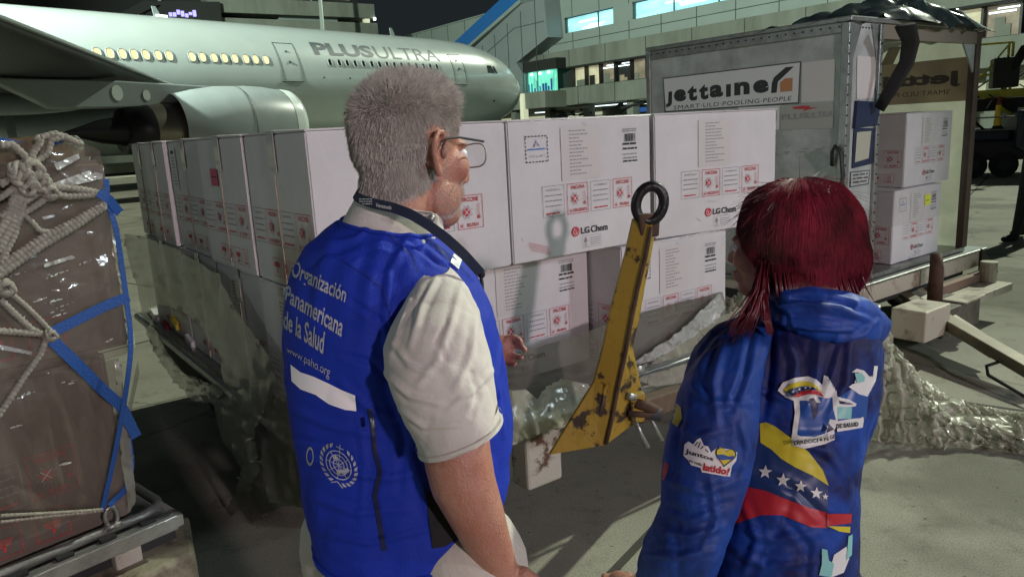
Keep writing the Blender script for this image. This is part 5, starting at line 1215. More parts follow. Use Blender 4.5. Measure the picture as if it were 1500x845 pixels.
# head frame
HO = P(597, 234, MD); HF = np.array([.64, .768, -.03]); HS = np.array([.768, -.64, .06]); HU = np.array([.02, .05, 1.])
HF /= np.linalg.norm(HF); HU /= np.linalg.norm(HU)
HK = 1.03
def H(f, s, u): return HO+(HF*f+HS*s+HU*u)*HK
HM = np.array([HF, HS, HU]).T*HK
def he(mb, f, s, u, rf, rs, ru, n=24): mb.ell(H(f, s, u), (rf, rs, ru), M=HM, n=n)
b = MB()
he(b, -.006, 0, .036, .088, .071, .084); he(b, .030, 0, .052, .062, .066, .066); he(b, .040, 0, -.020, .055, .060, .072)
he(b, .030, 0, -.070, .056, .058, .036); he(b, .072, 0, -.092, .030, .030, .022)
for s in (1, -1):
    he(b, .060, s*.044, -.018, .026, .022, .026, 14); he(b, .030, s*.050, -.062, .034, .014, .030, 14); he(b, .078, s*.030, .018, .020, .020, .010, 12)
b.limb([H(.094, 0, .010), H(.112, 0, -.016), H(.122, 0, -.032)], [.009*HK, .011*HK, .014*HK], 12)
for s in (1, -1): he(b, .112, s*.011, -.038, .010, .008, .008, 10)
he(b, .096, 0, -.062, .016, .024, .009, 14); he(b, .094, 0, -.074, .015, .021, .008, 14); he(b, .090, 0, -.052, .018, .028, .012, 14)
for s in (1, -1):   # ears
    E0 = lambda f, u, o=.0: H(-.004+f, s*(.071+o), u)
    he(b, -.002, s*.070, .0, .016, .008, .026, 14)
    pts = [E0(.012, .006, 0), E0(.014, .022, .004), E0(.004, .034, .008), E0(-.010, .034, .012), E0(-.020, .022, .015), E0(-.021, .004, .013), E0(-.014, -.012, .009), E0(-.004, -.026, .004)]
    b.limb(pts, [.0045, .005, .005, .0052, .0052, .005, .0055, .0068], 10)
b.limb([H(-.022, 0, -.01), H(-.034, 0, -.08), H(-.044, 0, -.14)], [.054, .057, .070], 24)
# torso, arms: one skin
sh = P(575, 420, MD)
b.limb([H(-.046, 0, -.14), P(585, 430, MD), P(592, 560, MD), P(600, 700, MD), P(602, 800, MD)], [.075, .11, .125, .13, .125], 24)
b.limb([P(490, 430, 1.27), P(625, 440, 1.15)], [.06, .045], 16)
arm = [(640, 455, 1.12), (656, 530, 1.07), (668, 640, 1.03), (670, 668, 1.03), (678, 705, 1.035), (696, 748, 1.05), (714, 792, 1.08), (731, 832, 1.10)]
b.limb([P(*p) for p in arm], [.042, .045, .046, .047, .0455, .040, .034, .0275], 20)
# right hand below the frame, relaxed
w0 = P(731, 832, 1.10); hd = P(752, 880, 1.12)-w0; hd /= np.linalg.norm(hd); hx = np.cross(hd, [0, 1, 0]); hx /= np.linalg.norm(hx); hy = np.cross(hd, hx)
def HD(a, x, y): return w0+hd*a+hx*x+hy*y
b.limb([w0, HD(.03, 0, 0), HD(.075, .012, 0)], [.027, .030, .022]); b.limb([HD(.03, -.012, 0), HD(.08, -.018, 0)], [.024, .018]); b.limb([HD(.03, .02, 0), HD(.08, .026, 0)], [.02, .016])
for k, (x, L) in enumerate([(.032, .062), (.012, .078), (-.008, .074), (-.027, .060)]):
    b.limb([HD(.08, x, 0), HD(.08+L*.45, x, .006), HD(.08+L*.75, x*.95, .020), HD(.08+L*.85, x*.9, .038)], [.0105, .0095, .0088, .0075], 10)
b.limb([HD(.02, .03, .006), HD(.05, .052, .014), HD(.08, .056, .022), HD(.10, .05, .03)], [.014, .0125, .011, .009], 10)
# left arm, forearm reaching forward; the hand shows past the vest
lh = P(730, 508, 1.40)
b.limb([P(480, 425, 1.27), P(520, 540, 1.40), P(600, 540, 1.42), P(700, 512, 1.40)], [.055, .048, .040, .028], 16)
def LH(x, y, o=0): return P(x, y, 1.44-o)
b.limb([P(700, 512, 1.42), LH(722, 510), LH(738, 507)], [.022, .021, .019], 14); b.limb([LH(720, 502), LH(740, 499)], [.013, .012]); b.limb([LH(720, 519), LH(738, 519)], [.013, .012])
for pts, r0 in [([(738, 496), (752, 494), (760, 497), (764, 502)], .0068), ([(738, 506), (756, 506), (765, 509), (770, 513)], .0070), ([(738, 517), (752, 521), (760, 523), (764, 524)], .0066), ([(734, 526), (744, 532), (751, 534), (754, 534)], .0060)]:
    b.limb([LH(x, y, .012*i) for i, (x, y) in enumerate(pts)], [r0*1.1, r0, r0*.92, r0*.8], 10)
b.limb([LH(722, 520, .01), LH(730, 530, .03), LH(737, 536, .04)], [.010, .0085, .007], 10)
# legs
hipz = .93; hp = P(600, 800, MD)
fx = lambda x, y, z: np.array([hp[0]+x, hp[1]+y, z])
for s in (1, -1): b.limb([fx(.09*s*.8, -.05*s, .92), fx(.10*s*.8, -.07*s, .48), fx(.10*s*.8, -.07*s-.02, .10)], [.085, .056, .042], 16); b.limb([fx(.10*s*.8, -.07*s-.03, .05), fx(.10*s*.8+.08, -.07*s+.12, .04)], [.045, .035], 12)
body = voxel(b, .0036, 5, M['skin'], 'body', man)
hb = bvh_of(body)
# eyes, and ear hollows painted in as dark shade
for s in (1, -1):
    q = MB(); he(q, .086, s*.031, .002, .012, .013, .012, 16); q.build('eye', M['white'], man, smooth=True)
    q = MB(); he(q, .0, s*.0795, .004, .006, .003, .009, 12); q.build('ear_hollow_shade', mat('ear_shadow', (.22, .09, .07), .6), man, smooth=True)
q = MB(); he(q, .098, 0, -.067, .0165, .022, .0045, 14); q.build('lips', mat('lips', (.30, .10, .09), .5), man, smooth=True)
# hair: thousands of short strands rooted on the scalp
def hairs(name, parent, m, root_ok, N, length, curl, wid, dirfn, me_obj, seed=1, segs=4, follow=None, dens=None):
    rnd = np.random.RandomState(seed); me = me_obj.data; W = wmat(me_obj)
    cen = []; nr = []; ar = []
    for p in me.polygons:
        c = W @ p.center
        if root_ok(np.array(c)): cen.append(np.array(c)); nr.append(np.array(p.normal)); ar.append(p.area)
    cen = np.array(cen); nr = np.array(nr); ar = np.array(ar)*(dens(cen) if dens else 1); idx = rnd.choice(len(cen), N, p=ar/ar.sum())
    V = []; F = []; rl = rnd.uniform(0, 1, 97)
    for i in idx:
        c = cen[i]+rnd.normal(0, .0016, 3); n_ = nr[i]; L = length(c)*rnd.uniform(.6, 1.15); d = dirfn(c, n_); k1 = rnd.normal(0, 1, 3)*curl(c)
        p = c-n_*.001; cs = [p]; dd = d/np.linalg.norm(d)
        for k in range(segs):
            dd = dd+k1/segs+rnd.normal(0, .10, 3)*curl(c)*2; dd /= np.linalg.norm(dd); p = p+dd*L/segs
            if follow is not None:
                hit = follow.find_nearest(Vector(p)); hn = np.array(hit[1]); p = np.array(hit[0])+hn*(.0015+.004*rl[i % 97]+.002*k/segs); dd = dd-hn*(dd@hn)+dirfn(p, hn)*.25; dd /= np.linalg.norm(dd)
            cs.append(p)
        side = np.cross(dd, p-CP); side /= np.linalg.norm(side)+1e-9; w = wid*rnd.uniform(.7, 1.3); b0 = len(V)
        for k, q in enumerate(cs):
            ww = w*(1-.75*k/segs); V += [q-side*ww, q+side*ww]
        for k in range(segs): F.append((b0+2*k, b0+2*k+1, b0+2*k+3, b0+2*k+2))
    mb = MB(); mb.v = [tuple(v) for v in V]; mb.f = F; mb.m = [0]*len(F)
    return mb.build(name, m, parent, recalc=False, smooth=True)
HMI = np.linalg.inv(HM)
def hl(c): return HMI@(np.array(c)-HO)
def man_scalp(c):
    f, s, u = hl(c)
    if u < -.075 or abs((c-HO)@HU) > .2: return False
    if f > .086: return False
    if abs(s) > .0685 and -.045 < f < .03 and u < .05: return False
    if f > .052: return u > .078+(f-.052)*.6
    if f > .012: return u > (.034 if abs(s) > .04 else .05)
    if f > -.022 and abs(s) > .055: return u > .036
    return u > -.062+max(0, f+.06)*.35
def man_len(c):
    f, s, u = hl(c); return .009+.017*max(0, min(1, (u-.03)/.08))
def man_dir(c, n_):
    f, s, u = hl(c); tp_ = max(0, min(1, (u-.04)/.07)); dn = np.array([0, 0, -1.]); back = -HF
    return n_*(.30+.5*tp_)+dn*(.9*(1-tp_))+back*.15+HF*.45*tp_+HU*.3*tp_
# underlayer cap gives the hair body
me = body.data; mb = MB(); W = wmat(body); vid = {}
for p in me.polygons:
    if man_scalp(np.array(W @ p.center)):
        ids = []
        for vi in p.vertices:
            if vi not in vid:
                co = np.array(W @ me.vertices[vi].co); nn2 = np.array(me.vertices[vi].normal); f, s, u = hl(co); th = .002+.005*max(0, min(1, (u-.05)/.06)); vid[vi] = len(mb.v); mb.v.append(tuple(co+nn2*th))
            ids.append(vid[vi])
        mb.f.append(tuple(ids)); mb.m.append(0)
cap = mb.build('scalp_hair', M['hair_grey_d'], man, smooth=True, recalc=False)
hairs('hair', man, M['hair_grey'], man_scalp, 36000, man_len, lambda c: .08+.55*max(0, min(1, (hl(c)[2]-.05)/.06)), .0004, man_dir, body, 3, dens=lambda cc: np.where(cc[:, 2] < HO[2]+.03, 2.2, 1.0))
M['beard'] = mat('white_beard', (.56, .49, .43), .6, var=.3, vscale=80)
def beard_ok(c):
    f, s, u = hl(c); return (.02 < f < .12 and -.095 < u < -.040 and abs(s) < .075 and not (f > .085 and abs(s) < .022 and -.082 < u < -.060)) or (-.0 < f < .03 and -.075 < u < .03 and abs(s) > .055)
hairs('beard', man, M['beard'], beard_ok, 4200, lambda c: .005, lambda c: .25, .0003, lambda c, n_: n_*.5+np.array([0, 0, -.8]), body, 5, segs=2)
# spectacles
q = MB(); q.tube([H(-.014, .090, .012), H(-.002, .088, .024), H(.03, .083, .026), H(.106, .066, .020)], .0013, 8, flat=1.5); q.build('spectacle_arm', M['dark_metal'], man, smooth=True)
q = MB(); q.tube([H(-.010, -.088, .018), H(.03, -.083, .024), H(.106, -.066, .020)], .0013, 8); q.build('spectacle_arm', M['dark_metal'], man, smooth=True)
for s in (1, -1):
    pts = [H(.112, s*(.038+.026*math.copysign(abs(math.cos(a))**.7, math.cos(a))), .000+.019*math.copysign(abs(math.sin(a))**.7, math.sin(a))) for a in np.linspace(0, 2*math.pi, 25)[:-1]]
    q = MB(); q.tube(pts, .0013, 8, closed=True); fr = q.build('spectacle_rim', M['alu'], man, smooth=True)
    q = MB(); q.add(pts, [tuple(range(24))]); q.build('lens', M['glassy'], fr, recalc=False)
q = MB(); q.tube([H(.113, .008, .006), H(.118, 0, .010), H(.113, -.008, .006)], .0013, 8); q.build('spectacle_bridge', M['alu'], man, smooth=True)
# shirt: yoke with collar, sleeves
def garment(name, rows, m, parent, amp=.006, s=5, seed=0, ax=(1, 1, .6), nu=88, nv=80, ex=2.2, strokes=()):
    G = loft(rows, nu, nv, ex); G = displace(G, amp, s, seed, ax); G = displace(G, amp*.42, s*2.4, seed+5, ax); G = displace(G, amp*.14, s*5.5, seed+9, ax)
    if strokes: G = folds(G, strokes)
    mb = MB().grid(G, closed_u=True)
    o = mb.build(name, m, parent, smooth=True); return o, G
shirt, _ = garment('shirt_yoke', [(516, 360, 612, 372, 1.19, .048), (514, 330, 622, 350, 1.19, .058), (516, 310, 628, 336, 1.20, .066), (527, 300, 634, 330, 1.20, .074), (534, 293, 634, 318, 1.20, .070)], M['shirt'], man, .0012, 8, 2, nv=40)
col, _ = garment('shirt_collar', [(505, 322, 650, 356, 1.19, .088), (515, 306, 648, 340, 1.195, .083), (520, 298, 646, 326, 1.20, .078), (524, 292, 640, 312, 1.20, .074)], M['shirt'], man, .002, 9, 6, nv=30)
# collar point with stud
def cp(x, y, d): return P(x, y, d)
q = MB(); q.prism([P(600, 307, 1.105), P(632, 311, 1.105), P(642, 318, 1.12), (P(645, 334, 1.13)), P(640, 342, 1.12), P(622, 328, 1.105)], FH*.006); q.build('collar_point', M['shirt'], man, smooth=False, bevel=.002)
q = MB(); c = P(632, 320, 1.10); q.ell(c, .006, n=14); q.build('collar_stud', M['alu'], man, smooth=True)
SLF = [([(640, 405), (618, 450), (600, 510)], 7, .007), ([(676, 415), (662, 470), (640, 530), (612, 565)], 8, .006), ([(700, 455), (690, 520), (668, 570)], 8, .006), ([(575, 500), (600, 535), (640, 552)], 7, .006), ([(562, 545), (600, 580), (650, 592)], 7, .007),
       ([(724, 540), (690, 575), (655, 600)], 7, .005), ([(585, 600), (620, 625), (680, 622)], 6, .005), ([(655, 470), (640, 500), (655, 530)], 5, -.005), ([(690, 545), (700, 580), (690, 610)], 6, -.004), ([(600, 440), (585, 480), (572, 520)], 6, .005)]
VSF = [([(430, 600), (480, 622), (560, 640)], 9, .006), ([(445, 668), (500, 690), (570, 700), (620, 690)], 9, .007), ([(452, 725), (520, 750), (600, 745)], 9, .007), ([(470, 780), (540, 795), (640, 770)], 8, .006), ([(560, 350), (540, 420), (535, 500)], 16, .008), ([(600, 345), (570, 400), (565, 470), (575, 560)], 9, .008),
       ([(620, 345), (655, 372), (690, 408)], 6, .006), ([(600, 352), (640, 385), (665, 395)], 6, -.006), ([(490, 340), (470, 400), (462, 480)], 14, .006), ([(500, 560), (540, 600), (600, 620)], 8, .006), ([(560, 560), (590, 640), (585, 720)], 9, -.007), ([(525, 600), (535, 680), (528, 760)], 7, .005),
       ([(430, 640), (470, 650), (500, 640)], 6, -.005), ([(600, 660), (620, 720), (640, 790)], 8, .006), ([(545, 330), (520, 350), (480, 356)], 6, .005), ([(440, 400), (470, 375), (520, 360)], 8, -.005), ([(515, 440), (560, 470), (585, 500)], 7, -.006), ([(505, 520), (545, 530), (575, 570)], 7, -.006), ([(735, 500), (728, 560), (738, 640)], 5, .006)]
sl, SG = garment('shirt_sleeve', [(612, 392, 662, 388, 1.12, .045), (603, 408, 676, 402, 1.105, .060), (590, 430, 692, 420, 1.085, .068), (570, 465, 706, 452, 1.06, .072), (556, 508, 716, 486, 1.045, .074), (560, 548, 724, 522, 1.035, .075), (582, 592, 729, 562, 1.03, .074), (600, 632, 734, 592, 1.03, .072), (612, 662, 737, 612, 1.03, .070)], M['shirt'], man, .0055, 6, 11, (1, 1, .8), nv=130, nu=120, strokes=SLF)
# cuff thickness: inner return
G = loft([(612, 662, 737, 612, 1.03, .070), (616, 660, 733, 612, 1.03, .067), (612, 640, 729, 594, 1.03, .066)], 72, 8); MB().grid(G, closed_u=True).build('sleeve_lining', M['shirt'], man, smooth=True)
q = MB(); Gh = loft([(609, 652, 735.5, 604, 1.03, .0725), (609.5, 654, 736, 606, 1.03, .0725)], 72, 3); q.grid(Gh, closed_u=True); q.build('cuff_stitch', mat('stitch', (.45, .42, .38), .9), man, smooth=True)
garment('shirt_sleeve', [(470, 400, 505, 400, 1.30, .05), (470, 440, 540, 440, 1.34, .07), (480, 500, 560, 500, 1.40, .075), (520, 560, 600, 560, 1.42, .07), (560, 575, 620, 550, 1.42, .06)], M['shirt'], man, .004, 6, 15)
# vest
vest_rows = [(500, 313, 646, 341, 1.195, .101), (488, 318, 652, 350, 1.195, .105), (470, 333, 672, 366, 1.195, .122), (450, 352, 694, 394, 1.195, .135), (430, 385, 710, 425, 1.195, .143), (415, 425, 724, 455, 1.195, .146), (411, 470, 733, 492, 1.195, .147), (415, 530, 741, 540, 1.195, .147), (428, 590, 749, 590, 1.195, .148), (443, 650, 754, 645, 1.195, .150), (451, 710, 754, 700, 1.195, .152), (457, 750, 742, 738, 1.195, .152), (464, 782, 726, 768, 1.195, .150)]
vest, VG = garment('vest', vest_rows, M['vest'], man, .0072, 4.6, 21, (1, 1, .8), nu=240, nv=210, ex=2.15, strokes=VSF)
vb = bvh_of(vest)
def edge(name, y0, rows, m, w=.004):
    pass
q = MB(); q.tube(list(VG[-1]), .0045, 8, closed=True); q.build('hem', M['vest'], man, smooth=True)
q = MB(); q.tube(list(VG[0]), .0035, 8, closed=True); q.build('neck_binding', M['vest'], man, smooth=True)
art = Art()
art.text('silver', 'Organización', 0, 0, 1, 1, .018, q=[(431, 380), (509, 421), (504, 450), (424, 411)])
art.text('silver', 'Panamericana', 0, 0, 1, 1, .018, q=[(420, 417), (505, 466), (500, 494), (417, 441)])
art.text('silver', 'de la Salud', 0, 0, 1, 1, .018, q=[(416, 453), (476, 486), (473, 519), (415, 480)])
art.text('silver', 'www.paho.org', 0, 0, 1, 1, .0, q=[(420, 507), (484, 538), (482, 557), (420, 518)])
conform(art, vb, man, {'silver': 'embroidered_text'}, eps=.0018, L=4); art = Art()
def em(x, y): return (496+x*19+y*1.5, 681+x*9-y*20)
for rr_ in (1.0, .72, .45): art.disc('silver', 0, 0, rr_, 36, r0=rr_-.07, M2=em)
for a in range(0, 180, 45): c_, s_ = math.cos(R_(a)), math.sin(R_(a)); art.line('silver', [em(-c_, -s_), em(c_, s_)], .9)
for k in range(7): x, y = math.cos(k*2.4)*.5, math.sin(k*1.9)*.5; art.poly('silver', [em(x, y), em(x+.25, y+.1), em(x+.3, y-.18), em(x+.05, y-.22)])
art.line('silver', [em(0, .9), em(0, 1.5)], 1.1); art.line('silver', [em(-.3, 1.25), em(.3, 1.25)], .9)
for sg in (1, -1):
    for k in range(9):
        a = R_(-100+sg*(0)) ; an = R_(-90+sg*(14+16*k)); x, y = 1.22*math.cos(an), 1.22*math.sin(an); tx, ty = -sg*math.sin(an)*1, sg*math.cos(an)*1
        ox, oy = math.cos(an), math.sin(an)
        art.poly('silver', [em(x-.02*ox, y-.02*oy), em(x+.22*ox+.14*tx, y+.22*oy+.14*ty), em(x+.2*ox+.42*tx, y+.2*oy+.42*ty), em(x+.0*ox+.22*tx, y+.0*oy+.22*ty)])
art.line('silver', [em(-.45, -1.45), em(0, -1.2), em(.45, -1.5)], 1.6)
art.disc('silver', 454, 668, 5.5, 16, ry=14, r0=4)
conform(art, vb, man, {'silver': 'embroidery'}, eps=.0018, L=4)
art = Art(); art.poly('reflect', [(425.5, 534), (440, 545), (458, 551), (480, 561), (500, 571), (520, 579), (522, 602), (505, 600), (482, 592), (462, 578), (440, 570), (427, 558)])
art.poly('reflect', [(665, 371), (677, 380), (672, 394), (660, 384)])
conform(art, vb, man, {'reflect': 'reflective_strip'}, eps=.003, L=5)
art = Art(); art.line('navyp', [(541, 598), (546, 620), (549, 660), (557, 690), (549, 725), (556, 765), (563, 806)], 7)
art.poly('black_mesh', [(622, 712), (640, 735), (672, 788), (652, 800), (634, 803), (629, 768), (626, 735)])
M['black_mesh'] = mat('black_mesh_panel', (.012, .012, .014), .9)
art.line('vest_seam', [(567, 338), (583, 356), (605, 375), (612, 400)], 1.4); art.line('vest_seam', [(642, 360), (656, 378)], 1.6); art.line('vest_seam', [(500, 380), (560, 420), (575, 470), (560, 560)], .9)
M['vest_seam'] = mat('vest_seam', (.006, .012, .12), .6)
conform(art, vb, man, {'navyp': 'zip_pocket', 'black_mesh': 'side_panel', 'vest_seam': 'seam'}, eps=.002, L=5)
q = MB(); q.tube([P(545, 612, 1.03), P(547, 626, 1.03)], .003, 8); q.build('zip_pull', M['alu'], man, smooth=True)
# chest pocket flap with white lettering, seen edge-on past the sleeve
art = Art()
fl, _ = garment('vest_front_flap', [(700, 440, 722, 446, 1.22, .02), (712, 470, 733, 476, 1.22, .03), (716, 520, 737, 520, 1.22, .035), (722, 560, 747, 552, 1.22, .04), (722, 610, 755, 606, 1.22, .05), (716, 660, 755, 655, 1.22, .05), (700, 720, 738, 725, 1.22, .05)], M['vest'], man, .005, 7, 31, nu=40, nv=70)
art = Art(); rnd = random.Random(2)
for k in range(9): x = 722+k*.7; art.words('white', x, x+10, 468+k*8.5, 3, rnd)
conform(art, bvh_of(fl), man, {'white': 'chest_lettering'}, eps=.002, L=4)
# lanyard
lp = [(520, 283, 1.165), (523, 290, 1.14), (545, 298, 1.112), (575, 304, 1.098), (602, 314, 1.092), (628, 330, 1.092), (655, 350, 1.095), (680, 373, 1.10), (704, 400, 1.13)]
ps = np.array([P(*p) for p in lp]); tt = np.linspace(0, len(ps)-1, 60); ps = np.stack([np.interp(tt, np.arange(len(ps)), ps[:, k]) for k in range(3)], 1)
for _ in range(5): ps[1:-1] = (ps[:-2]+2*ps[1:-1]+ps[2:])/4
G = []
for i, p in enumerate(ps):
    t = ps[min(i+1, 59)]-ps[max(i-1, 0)]; t /= np.linalg.norm(t); v_ = np.cross(t, FH); v_ /= np.linalg.norm(v_); G.append([p-v_*.0075, p+v_*.0075, p+v_*.0075+FH*.002, p-v_*.0075+FH*.002])
ly = MB().grid(np.array(G), closed_u=True).build('lanyard', M['navy_lanyard'], man)
art = Art(); art.text('white', 'Venezuela', 0, 0, 1, 1, .01, q=[(551, 297.5), (574, 301.5), (573, 307), (550, 303)]); rnd = random.Random(3)
for k in range(3): art.words('white', 526, 545, 291+3.2*k+k*.3, 1.5, rnd)
conform(art, bvh_of(ly), ly, {'white': 'lettering'}, eps=.001, L=4)
# small black microphone clipped on the vest front
mic = thing('microphone', 'small black microphone clipped at the front shoulder of the blue vest', 'microphone', P(706, 402, 1.22))
q = MB(); q.ell(P(705, 401, 1.22), (.0065, .0065, .008)); q.build('foam_head', M['rubber'], mic, smooth=True); q = MB(); q.tube([P(705, 404, 1.22), P(706, 418, 1.21), P(707, 432, 1.20)], .0032, 8); q.build('mic_body', M['rubber'], mic, smooth=True)
# trousers
b = MB(); b.limb([P(590, 790, 1.2), fx(0, 0, .90)], [.118, .125], 24)
for s in (1, -1): b.limb([fx(.085*s, -.05*s, .95), fx(.09*s, -.07*s, .5), fx(.09*s, -.07*s-.02, .10)], [.105, .085, .075], 20)
voxel(b, .008, 8, M['trouser'], 'trousers', man)
for s in (1, -1):
    q = MB(); q.ell(fx(.09*s+.03, -.07*s+.05, .05), (.055, .14, .05)); q.build('shoe', M['rubber'], man, smooth=True)
# shirt tail below the vest
garment('shirt_tail', [(472, 770, 712, 760, 1.2, .136), (474, 800, 706, 790, 1.2, .138), (478, 830, 700, 820, 1.2, .14), (482, 862, 698, 850, 1.2, .142)], M['shirt'], man, .005, 5, 51, nv=30)

# ================================================================== the red-haired woman in the printed jacket
WD = 1.42
base = P(1150, 700, WD); base[2] = 0
wom = thing('person', 'red-haired woman in shiny blue jacket with flag stripes and stars, seen from behind', 'person', base)
HO2 = P(1150, 357, WD); F2 = np.array([-.80, .60, -.08]); F2 /= np.linalg.norm(F2); S2 = np.array([-.60, -.80, 0.]); U2 = np.array([0, .06, 1.]); K2 = 1.0
HM2 = np.array([F2, S2, U2]).T
def H2(f, s, u): return HO2+F2*f+S2*s+U2*u
def he2(mb, f, s, u, rf, rs, ru, n=20): mb.ell(H2(f, s, u), (rf, rs, ru), M=HM2, n=n)
b = MB()
he2(b, -.012, 0, .026, .088, .072, .074); he2(b, .030, 0, .036, .055, .060, .056); he2(b, .038, 0, -.018, .052, .058, .066); he2(b, .028, 0, -.062, .050, .052, .034); he2(b, .066, 0, -.082, .026, .026, .020)
for s in (1, -1):
    he2(b, .060, s*.038, -.022, .028, .024, .028, 14); he2(b, .076, s*.028, .016, .018, .018, .009, 12)
    he2(b, -.004, s*.074, -.004, .018, .008, .028, 12)
b.limb([H2(.086, 0, .008), H2(.098, 0, -.014), H2(.104, 0, -.026)], [.008, .009, .0105], 12)
he2(b, .090, 0, -.054, .014, .020, .008, 12); he2(b, .088, 0, -.064, .013, .018, .007, 12)
b.limb([H2(-.02, 0, -.03), H2(-.03, 0, -.09), H2(-.035, 0, -.14)], [.052, .052, .06], 20)
b.limb([H2(-.035, 0, -.14), P(1180, 560, WD), P(1160, 760, WD), P(1145, 880, WD)], [.06, .085, .092, .095], 20)
b.limb([P(1095, 515, 1.40), P(1240, 515, 1.45)], [.05, .045], 14)
b.limb([P(1080, 520, 1.39), P(1048, 640, 1.36), P(1010, 790, 1.33), P(960, 850, 1.45), P(935, 870, 1.58)], [.05, .045, .04, .034, .026], 14)
b.limb([P(1244, 525, 1.45), P(1224, 640, 1.45), P(1212, 780, 1.44), P(1200, 850, 1.55), P(1150, 870, 1.66)], [.035, .03, .028, .027, .026], 14)
for (wx, wy, wd, sg) in ((935, 870, 1.58, 1), (1150, 870, 1.66, -1)):   # hands, held forward and below the frame
    w_ = P(wx, wy, wd); b.limb([w_, w_+np.array([-.02, .04, -.01]), w_+np.array([-.03, .08, -.02])], [.024, .028, .024], 12)
    for k in range(4): o_ = np.array([(k-1.5)*.018, 0, 0]); b.limb([w_+o_+np.array([-.03, .08, -.02]), w_+o_+np.array([-.03, .11, -.025]), w_+o_*.9+np.array([-.03, .13, -.04]), w_+o_*.85+np.array([-.03, .135, -.06])], [.0095, .0088, .008, .0068], 9)
    b.limb([w_+np.array([.0*sg, .03, .01]), w_+np.array([.02*sg, .06, .015]), w_+np.array([.022*sg, .085, .0])], [.012, .0105, .009], 9)
wp = P(1145, 880, WD)
for s in (1, -1): b.limb([wp+np.array([.08*s, 0, 0]), np.array([wp[0]+.09*s, wp[1], .45]), np.array([wp[0]+.09*s, wp[1], .09])], [.085, .05, .038], 14); b.limb([np.array([wp[0]+.09*s, wp[1]-.03, .045]), np.array([wp[0]+.09*s-.03, wp[1]+.14, .035])], [.04, .03], 10)
wb = voxel(b, .0045, 5, M['skin'], 'body', wom)
for s in (1, -1): q = MB(); he2(q, .080, s*.028, .0, .011, .012, .011, 14); q.build('eye', M['white'], wom, smooth=True)
# hair mass then strands
b = MB()
def hx_(x, y, d, rx, ry, rz): b.ell(P(x, y, d), (rx, ry, rz), n=28)
b.ell(H2(-.018, 0, .030), (.106, .088, .094), M=HM2, n=28)
hx_(1177, 345, 1.43, .106, .105, .106); hx_(1170, 322, 1.43, .098, .10, .076); hx_(1202, 375, 1.42, .082, .09, .080); hx_(1186, 405, 1.42, .086, .085, .056); hx_(1135, 315, 1.42, .058, .075, .055); hx_(1128, 375, 1.43, .028, .07, .07)
hairm = voxel(b, .006, 10, M['hair_red'], 'hair_mass', wom)
for v in hairm.data.vertices:   # combed ridges
    c = v.co; v.co = c+v.normal*(.0045*noise.noise(Vector((c.x*40, c.y*40, c.z*7)))+.006*noise.noise(Vector((c.x*14, c.y*14, c.z*5))))
def w_ok(c): return proj(c)[1] < 440 and (c-CP)@np.array([0, 1., 0]) < 1.52
cw = P(1180, 330, 1.43)
def w_dir(c, n_):
    g_ = np.array([0, 0, -1.]); q = np.array(c)-P(1172, 268, 1.40); q[2] = 0; tpw = max(0, min(1, (c[2]-P(1180, 330, 1.43)[2])/.09))
    d = g_*(1-.7*tpw)+q/(np.linalg.norm(q)+1e-6)*tpw; return d-n_*(n_@d)
hairs('hair_strands', wom, mat('red_hair_strands', (.34, .022, .05), .48, col2=(.09, .010, .018), vscale=7, thr=(.42, .60)), w_ok, 20000, lambda c: .10, lambda c: .05, .00042, w_dir, hairm, 9, segs=8, follow=bvh_of(hairm))
hairs('loose_hair', wom, bpy.data.materials['red_hair_strands'], w_ok, 1000, lambda c: .06, lambda c: .18, .00035, lambda c, n_: w_dir(c, n_)+n_*.25, hairm, 19, segs=6)
# locks falling forward over the left shoulder and behind the collar
q = MB(); rnd = np.random.RandomState(4)
for k in range(150):
    o_ = rnd.normal(0, 4.2, 2); o2 = rnd.normal(0, 9, 2); dd = rnd.normal(0, .012)
    pts = [P(1118+o_[0], 385+o_[1], 1.38+dd), P(1112+o_[0]+o2[0]*.3, 425, 1.345+dd), P(1100+o_[0]+o2[0]*.7, 455+o_[1], 1.325+dd), P(1082+o2[0]*1.0, 482+o2[1]*.8, 1.318+dd*.6)] if k < 105 else [P(1122+o_[0]*.4, 400, 1.37), P(1120+o_[0]*.5, 440, 1.33), P(1123+o_[0]*.6, 468, 1.315), P(1128+o_[0]*.6, 486+o2[1]*.4, 1.312)]
    q.tube(pts, [.0016, .0016, .0013, .0005], 5)
q.build('hair_lock', M['hair_red'], wom, smooth=True)
q = MB()
for k in range(120):
    o_ = rnd.normal(0, 30); q.tube([P(1190+o_, 400, 1.345), P(1196+o_*1.05, 425, 1.335), P(1202+o_*1.1, 442+rnd.uniform(-4, 8), 1.34)], [.0016, .0014, .0005], 5)
q.build('hair_end', M['hair_red'], wom, smooth=True)
